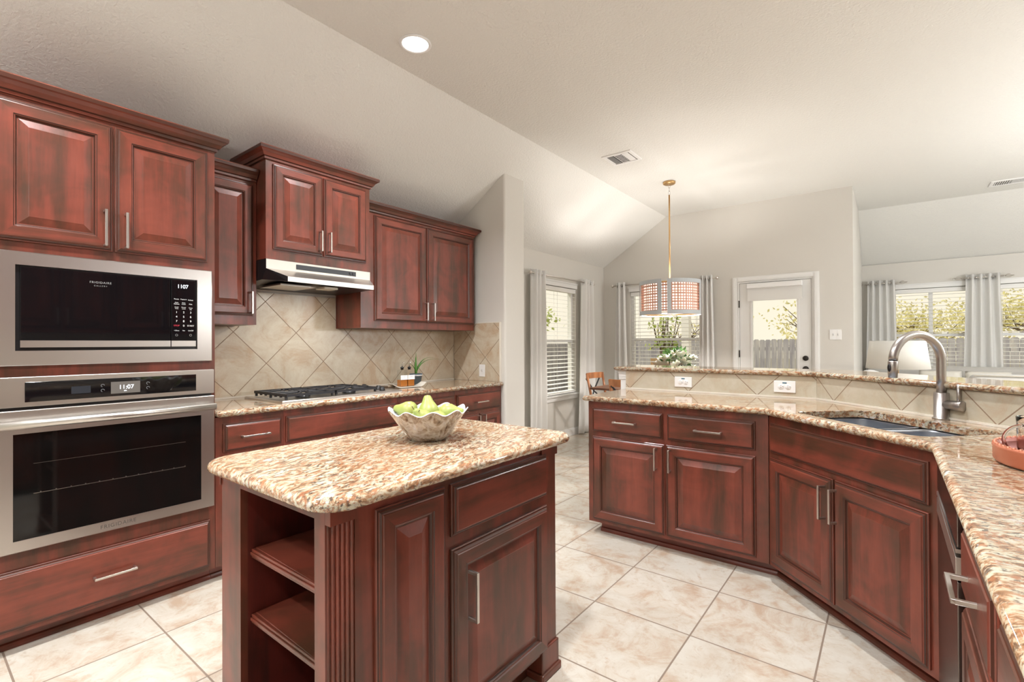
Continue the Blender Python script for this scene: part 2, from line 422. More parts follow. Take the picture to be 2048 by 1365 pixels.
def blind(axis, hole, pos, inn, label, zb, zt, pitch=.0535, ty=0.022, group='white slat blinds in the windows'):
    a0, a1 = hole[0]+.012, hole[1]-.012
    root = thing('window_blind', label, 'window blind', ((pos+inn*ty) if axis == 'x' else (a0+a1)/2, (pos+inn*ty) if axis == 'y' else (a0+a1)/2, zb), 0, group)
    L = a1-a0
    def bx(m, u0, u1, d0, d1, w0, w1):
        if axis == 'x': m.box(d0, d1, u0, u1, w0, w1)
        else: m.box(u0, u1, d0, d1, w0, w1)
    hd = MB(); bx(hd, -L/2, L/2, -.028, .028, zt-zb-.06, zt-zb-.002); hd.build('headrail', SLAT, root, bevel=.003)
    s = MB(); z = .03
    while z < zt-zb-.075:
        for q in range(1):
            a_, tk = .0040, .0026; lo, hi_ = (z-a_*inn*-1, z+a_*inn*-1)
            p4 = [(-.024, z+a_*inn*-1), (.024, z-a_*inn*-1)]
            vs = []
            for u in (-L/2+.005, L/2-.005):
                for d, zz in p4:
                    for t_ in (0, tk): vs.append((d, u, zz+t_) if axis == 'x' else (u, d, zz+t_))
            s.add(vs, [(0, 2, 3, 1), (4, 5, 7, 6), (0, 1, 5, 4), (2, 6, 7, 3), (0, 4, 6, 2), (1, 3, 7, 5)])
        z += pitch
    s.build('slats', SLAT, root)
    b = MB(); bx(b, -L/2+.003, L/2-.003, -.025, .025, .003, .018); b.build('bottom_rail', SLAT, root)
    cds = MB()
    for u in (-L/2+.12, 0, L/2-.12): bx(cds, u-.002, u+.002, -.0265, -.0255, .01, zt-zb-.04); bx(cds, u-.002, u+.002, .0255, .0265, .01, zt-zb-.04)
    cds.build('ladder_cords', SLAT, root)
blind('x', W1, WX, -1, 'white horizontal slat blind in the left side window of the dining nook', W1[2]+.03, W1[3]-.005)
blind('y', W2, WY, 1, 'white horizontal slat blind in the rear nook window behind the drum pendant', W2[2]+.03, W2[3]-.005)
blind('y', (W3[0], W3[1], 0, 0), LY, 1, 'white slat blind in the living room window between the two curtains', W3[2]+.03, W3[3]-.005)
blind('y', (W4[0], W4[1], 0, 0), LY, 1, 'white slat blind in the living room window at the right picture edge', W4[2]+.03, W4[3]-.005)
# ================================================================ back door
def door():
    root = bpy.data.objects.new('door_1', None); C.objects.link(root); struct(root)
    root.location = (0, WY, 0)
    cs = MB()   # casing around the opening
    a0, a1, zt = D1[0], D1[1], D1[3]
    for (x0, x1, z0, z1) in ((a0-.062, a0-.002, 0, zt+.06), (a1+.002, a1+.062, 0, zt+.06), (a0-.002, a1+.002, zt+.002, zt+.06)):
        cs.box(x0, x1, -.018, -.001, z0, z1)
        cs.box(x0+.012, x1-.012, -.024, -.018, z0 if z0 == 0 else z0+.012, z1-.012)
    cs.build('door_casing', WHITE, root, bevel=.002)
    jb = MB(); jb.box(a0+.001, a0+.018, 0, .118, 0, zt-.001); jb.box(a1-.018, a1-.001, 0, .118, 0, zt-.001); jb.box(a0+.018, a1-.018, 0, .118, zt-.018, zt-.001)
    jb.build('door_jamb', WHITE, root)
    x0, x1 = a0+.022, a1-.022; g0, g1, gz0, gz1 = x0+.125, x1-.125, .28, 1.90
    lf = MB(); y0, y1 = .012, .055
    lf.box(x0, g0, y0, y1, .01, zt-.022); lf.box(g1, x1, y0, y1, .01, zt-.022); lf.box(g0, g1, y0, y1, .01, gz0); lf.box(g0, g1, y0, y1, gz1, zt-.022)
    leaf = lf.build('door_leaf', WHITE, root)
    gf = MB()
    for (u0, u1, w0, w1) in ((g0, g0+.022, gz0, gz1), (g1-.022, g1, gz0, gz1), (g0+.022, g1-.022, gz0, gz0+.022), (g0+.022, g1-.022, gz1-.022, gz1)):
        gf.box(u0, u1, .004, .062, w0, w1)
    gf.build('glass_frame', WHITE, leaf, bevel=.003)
    gp = MB(); gp.box(g0+.022, g1-.022, .030, .036, gz0+.022, gz1-.022); gp.build('pane', PANE, leaf)
    BZ = simple('dark_bronze', (.045, .04, .036), .4, .8)
    for z in (.32, 1.12, 1.76):
        h = MB(); h.tube([(x0-.006, -.001, z-.045), (x0-.006, -.001, z+.045)], .007, 10); h.build('hinge', BZ, root)
    kx = x1-.062
    kb = MB(); kb.lathe([(0, 0), (.032, 0), (.032, .008), (.012, .014), (.012, .03), (.026, .04), (.029, .055), (.02, .066), (0, .07)], 24, T=None)
    M = Matrix.Rotation(PI/2, 4, 'X'); M.translation = (kx, .011, .945); kb.build('door_knob', BZ, root, M=M)
    db = MB(); db.lathe([(0, 0), (.031, 0), (.031, .012), (.02, .018), (0, .018)], 24)
    M = Matrix.Rotation(PI/2, 4, 'X'); M.translation = (kx, .011, 1.072); db.build('deadbolt', BZ, root, M=M)
door()
sh = thing('roller_shade', 'white fabric shade drawn up at the top of the glazed back door', 'window shade', (-1.1125, WY, 1.92))
m = MB(); m.box(-.305, .305, -.058, -.002, .03, .088); m.build('cassette', WPLAST, sh, bevel=.006)
m = MB(); m.box(-.30, .30, -.030, -.024, -.115, .035); m.box(-.30, .30, -.036, -.018, -.13, -.112); m.build('shade_fabric', CURT, sh)
# ================================================================ curtains
def curtain_mesh(width_top, width_bot, zt, zb, folds, depth=.035, seed=0):
    rnd = random.Random(seed); nx = folds*12; nz = 16; vs = []
    ph = [rnd.uniform(-.35, .35) for _ in range(folds+2)]
    for j in range(nz+1):
        t = j/nz; z = zt+(zb-zt)*t; w_ = width_top+(width_bot-width_top)*t**1.2
        for i in range(nx+1):
            u = i/nx; a = u*folds*2*PI
            d = depth*(1-.25*t)*math.sin(a+ph[int(u*folds)]*t)+.006*math.sin(a*.5+3*t+seed)
            vs.append(((u-.5)*w_+.004*math.sin(5*t+i*.7)*t, d, z))
    n = nx+1; fs = [(j*n+i, j*n+i+1, (j+1)*n+i+1, (j+1)*n+i) for j in range(nz) for i in range(nx)]
    m = MB(); m.add(vs, fs, 0, True); return m
def curtain(loc, rz, wt, wb, zt, zb, folds, label, group, seed, shift=0):
    root = thing('curtain', label, 'curtain', (loc[0], loc[1], zb), rz, group)
    o = curtain_mesh(wt, wb, zt-zb, 0, folds, seed=seed).build('fabric', CURT, root)
    if shift:
        for v in o.data.vertices: v.co.x += shift*(1-v.co.z/(zt-zb))
    s = o.modifiers.new('thick', 'SOLIDIFY'); s.thickness = .002
    for k in range(folds*2):
        g = MB(); x = (-.5+(k+.5)/(folds*2))*wt
        g.tube([(x+.004*math.sin(PI*k), .026*math.cos(a), zt-zb-.045+.026*math.sin(a)) for a in [2*PI*q/16 for q in range(16)]], .003, 6, closed=True)
        g.build('grommet', CHROME, root)
    return root
CG = 'white grommet curtains'
curtain((WX+.10, 4.84), PI/2, .26, .36, 2.16, .02, 3, 'white curtain on the left side of the nook side window, beside the wing wall', CG, 1)
curtain((WX+.10, 6.05), PI/2, .27, .50, 2.16, .02, 3, 'white curtain between the nook side window and the room corner', CG, 2)
curtain((-3.12, WY-.10), 0, .14, .25, 2.16, .02, 2, 'white curtain on the left of the rear nook window, near the room corner', CG, 3)
curtain((-1.90, WY-.10), 0, .16, .24, 2.16, .02, 3, 'white curtain between the rear nook window and the glazed back door', CG, 4)
curtain((-.075, LY-.10), 0, .32, .42, 2.17, .02, 4, 'white living room curtain beside the partition wall edge, behind the table lamp', CG, 5)
curtain((1.005, LY-.10), 0, .33, .44, 2.17, .02, 4, 'white living room curtain between the two living room windows', CG, 6)
def rod(p, axis, L, z, label, cage=False):
    root = thing('curtain_rod', label, 'curtain rod', (p[0], p[1], z), PI/2 if axis == 'x' else 0, 'curtain rods')
    m = MB(); m.tube([(-L/2, 0, 0), (L/2, 0, 0)], .009, 12); m.build('rod', NICKEL, root)
    for s in (-1, 1):
        f = MB()
        if cage:
            for k in range(6):
                a = PI*k/3; f.tube([(s*(L/2+.01+.07*t), .024*math.sin(PI*t)*math.cos(a+t*1.5), .024*math.sin(PI*t)*math.sin(a+t*1.5)) for t in [q/8 for q in range(9)]], .0028, 6)
            f.ell((s*(L/2+.09), 0, 0), (.009, .009, .009), 10)
        else:
            f.ell((s*(L/2+.018), 0, 0), (.02, .024, .024), 16); f.ell((s*(L/2), 0, 0), (.006, .014, .014), 12)
        f.build('finial', NICKEL, root)
    sgn = 1
    for s in (-.42, .42):
        b = MB(); y1 = .098 if axis == 'y' else .098
        b.tube([(s*L, 0, -.004), (s*L, y1, -.004)], .005, 8); b.box(s*L-.012, s*L+.012, y1-.004, y1, -.03, .02); b.build('bracket', NICKEL, root)
rod((WX+.10, 5.45), 'x', 1.52, 2.115, 'brushed metal rod over the nook side window')
rod((-2.51, WY-.10), 'y', 1.46, 2.115, 'brushed metal rod over the rear nook window behind the pendant')
rod((-.075, LY-.10), 'y', .40, 2.125, 'short rod with cage finials carrying the curtain beside the partition wall', True)
rod((1.005, LY-.10), 'y', .40, 2.125, 'short rod with cage finials carrying the curtain between the living windows', True)
# ================================================================ cabinet parts
def rect(x0, x1, z0, z1, i, y): return [(x0+i, y, z0+i), (x1-i, y, z0+i), (x1-i, y, z1-i), (x0+i, y, z1-i)]
EDGE = [(0, 0), (0, -.007), (.003, -.0095), (.0075, -.010), (.0085, -.0125), (.013, -.0165), (.016, -.0175), (.018, -.020)]
MI_E = [0, 0, 1, 0, 1, 0, 0]
def vh(a, b): return [a, b]   # bottom/top quads, side quads
def handle(parent, x, z, L, vertical, off=.030, y0=-.020):
    """flat bar pull with two posts; x,z centre"""
    m = MB(); t = .0095; h = L/2
    if vertical:
        m.box(x-t/2, x+t/2, y0-off-.008, y0-off, z-h, z+h)
        for s in (-1, 1): m.box(x-t/2, x+t/2, y0-off, y0+.001, z+s*(h-t/2)-t/2, z+s*(h-t/2)+t/2)
    else:
        m.box(x-h, x+h, y0-off-.008, y0-off, z-t/2, z+t/2)
        for s in (-1, 1): m.box(x+s*(h-t/2)-t/2, x+s*(h-t/2)+t/2, y0-off, y0+.001, z-t/2, z+t/2)
    return m.build('handle', NICKEL, parent, bevel=.0008, seg=1)
def cab_door(parent, x0, x1, z0, z1, hx=None, hz=None, hl=.15, fw=.058, name='door'):
    w_, h_ = x1-x0, z1-z0; m = MB()
    loops = [rect(0, w_, 0, h_, i, y) for i, y in EDGE]
    fr = [(fw, -.020), (fw+.003, -.0165), (fw+.006, -.0155), (fw+.010, -.0085), (fw+.012, -.008)]
    loops += [rect(0, w_, 0, h_, i, y) for i, y in fr]
    mis = [[2, 0, 2, 0] if q == 0 else q for q in MI_E]+[[2, 0, 2, 0], 1, [2, 0, 2, 0], 1]
    m.rings(loops, mis+[1])
    d = m.build(name, CABM, parent, loc=(x0, -.0005, z0))
    pn = MB(); i0 = fw+.0105
    lp = [rect(0, w_, 0, h_, i0, -.004), rect(0, w_, 0, h_, i0, -.0065), rect(0, w_, 0, h_, i0+.016, -.0115), rect(0, w_, 0, h_, i0+.034, -.0175), rect(0, w_, 0, h_, i0+.036, -.0185)]
    pn.rings(lp, [1, 0, 0, 0, 0])
    pn.build('panel', CABM, d)
    if hx is not None: handle(d, hx-x0, hz-z0, hl, True)
    return d
def cab_drawer(parent, x0, x1, z0, z1, hl=.15, name='drawer', grip=True):
    w_, h_ = x1-x0, z1-z0; m = MB()
    loops = [rect(0, w_, 0, h_, i, y) for i, y in EDGE]
    m.rings(loops, [[2, 0, 2, 0] if q == 0 else q for q in MI_E]+[2])
    d = m.build(name, CABM, parent, loc=(x0, -.0005, z0))
    if grip: handle(d, w_/2, h_/2, hl, False)
    return d
CROWN = [(0, 0), (.004, .004), (.010, .006), (.012, .018), (.020, .022), (.030, .040), (.044, .052), (.052, .056), (.054, .072), (.050, .078), (0, .078)]
def crown(parent, x0, x1, depth, z, sl=True, sr=True, prof=CROWN):
    m = MB(); a, b = (1 if sl else 0), (1 if sr else 0)
    loops = [[(x0-a*o, depth, z+h), (x0-a*o, -o, z+h), (x1+b*o, -o, z+h), (x1+b*o, depth, z+h)] for o, h in prof]
    m.rings(loops, [2, 1, 2, 1, 2, 2, 2, 1, 2, 2, 2])
    return m.build('crown_moulding', CABM, parent)
def toe(parent, x0, x1, depth, h=.078, set_=.075, m0=0, m1=0):
    m = MB(); m.box(x0+m0, x1-m1, set_, depth, 0, h, 1 if False else 0); m.build('toe_kick', [WH], parent)
    s = MB(); loops = []
    for o, z in ((0, 0), (.014, 0), (.014, .012), (.010, .022), (0, .026)):
        loops.append([(x0+m0, set_-o, z), (x1-m1, set_-o, z)])
    vs = [p_ for l in loops for p_ in l]; n = 2
    s.add(vs, [(2*i, 2*i+1, 2*i+3, 2*i+2) for i in range(4)]+[(0, 2, 4, 6, 8), (1, 9, 7, 5, 3)]); s.build('shoe_moulding', WH, parent, recalc=True)
def base_cabinet(name, label, loc, rz, w_, depth, drawers, doors, group=None, ztop=.876, m0=0, m1=0):
    root = thing(name, label, 'cabinet', loc, rz, group)
    b = MB(); b.box(.0005, w_-.0005, 0, depth, .078, ztop); b.build('body', WV, root)
    toe(root, 0, w_, depth, m0=m0, m1=m1)
    for d in drawers: cab_drawer(root, *d)
    for d in doors: cab_door(root, *d)
    return root
# ================================================================ left run (fronts face +X; local x runs along world +Y)
FX = -2.84; R90 = PI/2
def L(y, z=0, x=FX): return (x, y, z)
# ---- tall oven cabinet, y .205..1.070
TY0, TW, TD = .205, .865, .608
tower = thing('oven_cabinet', 'tall red-brown wooden cabinet housing the microwave and the wall oven', 'cabinet', L(TY0), R90)
b = MB()
for (x0, x1, z0, z1) in ((0, .055, .078, 2.31), (TW-.026, TW, .078, 2.31)): b.box(x0, x1, 0, TD, z0, z1)
for (z0, z1) in ((.078, .43), (1.125, 1.20), (1.64, 2.31)): b.box(.055, TW-.026, 0, TD if z0 > 1.3 or z0 < .2 else .45, z0, z1)
b.box(.055, TW-.026, TD-.015, TD, .43, 1.64)
b.build('body', WV, tower)
toe(tower, 0, TW, TD, m1=.0)
cab_door(tower, .050, .433, 1.70, 2.280, .433-.033, 1.80, .165)
cab_door(tower, .442, .828, 1.70, 2.280, .442+.035, 1.80, .165)
cab_drawer(tower, .035, .838, .10, .345, .155)
crown(tower, 0, TW, TD, 2.292)
# ---- microwave with its trim kit
mw = thing('microwave', 'built-in stainless microwave with black glass door above the wall oven', 'microwave', L(TY0, 1.183), R90)
x0, x1, zt = .045, .846, .473; ix0, ix1, iz0, iz1 = .114, .776, .062, .418
m = MB()
lo = [rect(x0, x1, 0, zt, 0, -.001), rect(x0, x1, 0, zt, 0, -.016), rect(x0, x1, 0, zt, .003, -.019)]
inn = [[(ix0, -.019, iz0), (ix1, -.019, iz0), (ix1, -.019, iz1), (ix0, -.019, iz1)], [(ix0, -.004, iz0), (ix1, -.004, iz0), (ix1, -.004, iz1), (ix0, -.004, iz1)]]
m.rings(lo+inn, None, False, False); m.build('trim_frame', STEEL, mw)
m = MB(); m.box(ix0, ix1, -.006, .33, iz0, iz1); m.build('body', BLKM, mw)
dx = ix1-.118
m = MB(); m.box(ix0+.014, dx-.002, -.022, -.006, iz0+.014, iz1-.006); mdoor = m.build('door', BLK, mw, bevel=.0015)
m = MB(); m.box(ix0+.014, dx-.002, -.0245, -.022, iz0+.014, iz0+.043); m.build('door_strip', STEEL, mdoor)
m = MB(); m.box(dx+.002, ix1-.009, -.022, -.006, iz0+.014, iz1-.006); cp = m.build('control_panel', BLK, mw, bevel=.0015)
m = MB(); m.box(dx+.002, ix1-.009, -.0245, -.022, iz0+.014, iz0+.043); m.build('panel_strip', STEEL, cp)
DIG = emit('display_white', (.85, .92, 1), 3.0); PRT = simple('white_print', (.75, .75, .75), .5); PRR = simple('red_print', (.55, .03, .06), .5); PRG = simple('grey_print', (.28, .28, .28), .5)
cxm = (dx+ix1-.007)/2
text_mesh('1107', .026, 'clock_digits', DIG, cp, faceM(cxm-.004, -.0225, .378), space=.95)
text_mesh('FRIGIDAIRE', .013, 'brand_print', PRG, mdoor, faceM((ix0+dx)/2, -.0225, .367), space=1.2)
text_mesh('GALLERY', .008, 'series_print', PRG, mdoor, faceM((ix0+dx)/2, -.0225, .352), space=1.6)
kx = [cxm-.031, cxm, cxm+.031]
txt = [('Potato', 0, .318, .008), ('Popcorn', 1, .318, .008), ('Reheat', 2, .316, .008), ('Auto\nDefrost', 0, .297, .0075), ('Auto\nCook', 1, .297, .0075), ('Melt', 2, .295, .008),
       ('Cook\nTime', 0, .274, .0075), ('Power\nLevel', 1, .274, .0075), ('Timer\nSet', 2, .272, .0075)]
for i, (s_, k, z, sz) in enumerate(txt): text_mesh(s_, sz, 'keypad_print', PRT, cp, faceM(kx[k], -.0225, z-.004))
for i in range(9): text_mesh(str(i+1), .014, 'keypad_digit', PRT, cp, faceM(kx[i % 3], -.0225, .248-.0225*(i//3)))
text_mesh('0', .014, 'keypad_digit', PRT, cp, faceM(kx[1], -.0225, .1805)); text_mesh('START', .0105, 'keypad_print', PRT, cp, faceM(kx[2], -.0225, .1805)); text_mesh('STOP', .0105, 'stop_print', PRR, cp, faceM(kx[0], -.0225, .1805))
for k, s_ in enumerate(('+30sec', 'Fan', 'On/Off')): text_mesh(s_, .008, 'keypad_print', PRT, cp, faceM(kx[k], -.0225, .156))
m = MB()
for k in (0, 2): m.tube([(kx[k]+.005*math.cos(a), -.0223, .133+.005*math.sin(a)) for a in [2*PI*q/14 for q in range(14)]], .0008, 4, closed=True)
m.build('round_icons', PRG, cp)
# ---- wall oven
ov = thing('wall_oven', 'built-in stainless single wall oven with long bar handle under the microwave', 'oven', L(TY0, .415), R90)
x0, x1 = .049, .852
m = MB(); m.box(x0+.02, x1-.02, .002, .42, .03, .700); m.build('body', BLKM, ov)
m = MB(); m.box(x0, x1, -.026, -.001, .598, .722); cpo = m.build('control_fascia', STEEL, ov, bevel=.002)
m = MB(); m.box(x0+.092, x1-.085, -.0285, -.026, .617, .700); gl = m.build('control_glass', BLK, cpo, bevel=.001)
m = MB(); m.box(x0+.01, x1-.01, -.012, -.001, .586, .598); m.build('vent_gap', BLKM, ov)
m = MB(); dz0, dz1 = .004, .585; wx0, wx1, wz0, wz1 = .107, .790, .052, .488
lo = [rect(x0, x1, dz0, dz1, 0, -.001), rect(x0, x1, dz0, dz1, 0, -.026), rect(x0, x1, dz0, dz1, .003, -.029)]
inn = [[(wx0, y, wz0), (wx1, y, wz0), (wx1, y, wz1), (wx0, y, wz1)] for y in (-.029, -.024)]
m.rings(lo+inn, None, True, False); od = m.build('oven_door', STEEL, ov)
OG = NT('oven_glass'); OG.p(Base_Color=(.004, .004, .004), Roughness=.05, Specular_IOR_Level=.5)
m = MB(); m.box(wx0, wx1, -.0262, -.020, wz0, wz1); m.build('door_glass', OG.mat, od)
RK = simple('oven_rack_wire', (.30, .28, .25), .3, .9)
m = MB()
for z, y in ((.235, -.0268), (.36, -.0268)):
    m.box(wx0+.06, wx1-.07, y, -.0262, z, z+.0022 if z < .3 else z+.0012)
    if z < .3:
        for k in range(12): m.box(wx0+.08+k*.048, wx0+.084+k*.048, y, -.0262, z+.001, z+.006)
m.build('oven_rack', RK, od)
m = MB(); hz = .532
m.tube([(x0+.012, -.078, hz), (x1-.012, -.078, hz)], .0175, 20)
hd = m.build('door_handle', STEEL, od)
m = MB()
for s in (x0+.05, x1-.05): m.tube([(s, -.030, hz), (s, -.078, hz)], .013, 14)
m.build('handle_posts', STEEL, od)
text_mesh('FRIGIDAIRE', .023, 'brand_print', simple('badge_print', (.12, .11, .10), .4, .5), od, faceM(.449, -.0292, .028), space=1.15)
SCR = emit('oven_screen', (.30, .26, .22), .55)
m = MB(); m.box(.421, .531, -.0290, -.0285, .629, .683); m.build('clock_screen', SCR, cpo)
text_mesh('11:07', .026, 'clock_digits', DIG, cpo, faceM(.478, -.0293, .657))
text_mesh('am', .009, 'clock_digits', DIG, cpo, faceM(.474, -.0293, .641))
PG2 = emit('soft_icons', (.5, .5, .5), .5)
m = MB()
for (cx_, cz_) in ((.392, .669), (.392, .647), (.562, .669), (.562, .647)):
    m.tube([(cx_+.006*math.cos(a), -.0288, cz_+.006*math.sin(a)) for a in [2*PI*q/14 for q in range(11)]], .0009, 4)
m.build('touch_icons', PG2, cpo)
m = MB(); m.box(.285, .350, -.0288, -.0285, .640, .672); m.build('dim_button', simple('dim_panel', (.02, .024, .032), .3), cpo)
# ---- narrow upper cabinet
UX = -3.12; UD = .33-.004
nu = thing('upper_cabinet', 'narrow wooden wall cabinet between the oven cabinet and the range hood cabinet', 'cabinet', L(1.0725, 1.39, UX), R90, 'wall cabinets over the cooktop run')
b = MB(); b.box(0, .340, 0, UD, 0, .90); b.build('body', WV, nu)
cab_door(nu, .02, .318, .055, .870, .318-.024, .135, .135, fw=.052)
crown(nu, 0, .338, UD, .885, False, False)
# ---- hood cabinet
hc = thing('hood_cabinet', 'raised wooden cabinet with two small doors directly above the range hood', 'cabinet', L(1.4155, 1.795, -3.0), R90, 'wall cabinets over the cooktop run')
b = MB(); b.box(0, .75, 0, .446, 0, .615); b.build('body', WV, hc)
cab_door(hc, .042, .372, .062, .590, .372-.028, .155, .135, fw=.054)
cab_door(hc, .381, .715, .062, .590, .381+.028, .155, .135, fw=.054)
crown(hc, 0, .75, .446, .605)
# ---- right upper cabinet
ur = thing('upper_cabinet', 'wide wooden wall cabinet with two doors right of the range hood, against the wing wall', 'cabinet', L(2.172, 1.39, UX), R90, 'wall cabinets over the cooktop run')
b = MB(); b.box(0, 1.255, 0, UD, 0, .90); b.build('body', WV, ur)
cab_door(ur, .118, .648, .055, .870, .648-.026, .150, .150)
cab_door(ur, .657, 1.235, .055, .870, .657+.045, .150, .150)
crown(ur, 0, 1.255, UD, .885, False, True)
# ---- range hood
hood = thing('range_hood', 'stainless under-cabinet range hood above the gas cooktop', 'range hood', L(1.4155, 1.64, -3.0), R90)
HS = steel_mat('hood_steel', (.66, .62, .57), .33)
m = MB()
W_ = .75
A = [(0, 0, .154), (W_, 0, .154), (W_, .44, .154), (0, .44, .154)]
B_ = [(0, 0, .092), (W_, 0, .092), (W_, .44, .0), (0, .44, .0)]
m.add([(0, -.004, .153), (W_, -.004, .153), (W_, .44, .153), (0, .44, .153), (0, -.004, .094), (W_, -.004, .094), (.69, -.13, .040), (.07, -.13, .040), (.07, -.13, .010), (.69, -.13, .010), (W_, .44, .010), (0, .44, .010), (W_, .05, .030), (0, .05, .030)],
      [(0, 1, 5, 4), (4, 5, 6, 7), (7, 6, 9, 8), (0, 3, 2, 1)], 0)
m.add([(0, -.004, .153), (0, .44, .153), (0, .44, .010), (0, .05, .030), (.07, -.13, .010), (.07, -.13, .040), (0, -.004, .094)], [(0, 1, 2, 3, 6), (6, 3, 4, 5)], 1)
m.add([(W_, -.004, .153), (W_, .44, .153), (W_, .44, .010), (W_, .05, .030), (.69, -.13, .010), (.69, -.13, .040), (W_, -.004, .094)], [(6, 3, 2, 1, 0), (5, 4, 3, 6)], 1)
m.add([(.07, -.13, .010), (.69, -.13, .010), (W_, .05, .030), (W_, .44, .010), (0, .44, .010), (0, .05, .030)], [(0, 5, 4, 3, 2, 1)], 1)
m.build('hood_shell', [HS, BLKM], hood, recalc=False)
m = MB(); m.box(.19, .630, -.0075, -.004, .108, .140); m.build('control_strip', DARKG, hood, bevel=.001)
m = MB()
for xk in (.585, .608): m.lathe([(0, 0), (.008, 0), (.007, .008), (0, .008)], 16)
m2 = MB()
for xk in (.580, .604):
    m2.box(xk-.006, xk+.006, -.0125, -.0075, .117, .131)
m2.build('hood_switches', BLKM, hood, bevel=.001)
m = MB(); m.box(.10, .34, .02, .30, .004, .014); m.build('grease_filter', STEEL, hood)
m = MB(); m.box(.36, .46, -.05, .06, -.004, .012); m.build('hood_light', simple('light_lens', (.6, .55, .45), .4), hood, bevel=.003)
hl_ = bpy.data.lights.new('hood_lamp_light', 'AREA'); hl_.energy = 3.0; hl_.size = .09; hl_.color = (1, .95, .86)
ho = bpy.data.objects.new('hood_lamp_light', hl_); C.objects.link(ho); ho.parent = hood; ho.location = (.41, .005, -.006)
# ---- base cabinets of the left run
BDp = .607
bc = base_cabinet('base_cabinet', 'wooden base cabinet between the oven cabinet and the cooktop drawers', L(1.0715), R90, .368, BDp,
    [(.038, .354, .685, .838)], [(.038, .354, .10, .655, .31, .57, .15)], 'wooden base cabinets under the left counter')
bk = base_cabinet('cooktop_cabinet', 'wide wooden base cabinet with a long false drawer front below the cooktop', L(1.4400), R90, .845, BDp,
    [(.014, .829, .685, .838, .15, 'drawer_front', False)], [(.014, .418, .10, .655, .38, .57), (.426, .829, .10, .655, .464, .57)], 'wooden base cabinets under the left counter')
bm_ = base_cabinet('base_cabinet', 'wooden base cabinet behind the fruit bowl with a plain drawer and no visible pull', L(2.2855), R90, .595, BDp,
    [(.014, .578, .685, .838, .15, 'drawer_front', False)], [(.014, .292, .10, .655, .26, .57), (.300, .578, .10, .655, .33, .57)], 'wooden base cabinets under the left counter')
br = base_cabinet('base_cabinet', 'wooden base cabinet with drawer and pull at the wing wall end of the left counter', L(2.8810), R90, .606, BDp,
    [(.014, .580, .685, .838)], [(.014, .293, .10, .655, .26, .57), (.301, .580, .10, .655, .333, .57)], 'wooden base cabinets under the left counter')
# ================================================================ countertops
def offset_poly(pts, d):
    n = len(pts); out = []
    for i in range(n):
        p0, p1, p2 = Vector(pts[i-1]), Vector(pts[i]), Vector(pts[(i+1) % n])
        e1 = (p1-p0).normalized(); e2 = (p2-p1).normalized()
        n1 = Vector((-e1.y, e1.x)); n2 = Vector((-e2.y, e2.x)); k = 1+n1.dot(n2)
        out.append(tuple(p1+(n1+n2)*d/max(k, .2)))
    return out
def round_corner(pts, idx, r, n=6):
    out = []
    for i, p in enumerate(pts):
        if i not in idx: out.append(p); continue
        p0, p1, p2 = Vector(pts[i-1]), Vector(p), Vector(pts[(i+1) % len(pts)])
        a = (p0-p1).normalized(); b = (p2-p1).normalized(); ang = a.angle(b); t = r/math.tan(ang/2)
        c0 = p1+(a+b).normalized()*(r/math.sin(ang/2)); s = p1+a*t; e = p1+b*t
        a0 = math.atan2(s.y-c0.y, s.x-c0.x); a1 = math.atan2(e.y-c0.y, e.x-c0.x); dd = (a1-a0+PI) % (2*PI)-PI
        for k in range(n+1): out.append((c0.x+r*math.cos(a0+dd*k/n), c0.y+r*math.sin(a0+dd*k/n)))
    return out
BN = [(.020, 0), (.012, -.0012), (.006, -.005), (.0015, -.011), (0, -.018), (.0015, -.025), (.006, -.031), (.012, -.0348), (.020, -.036)]
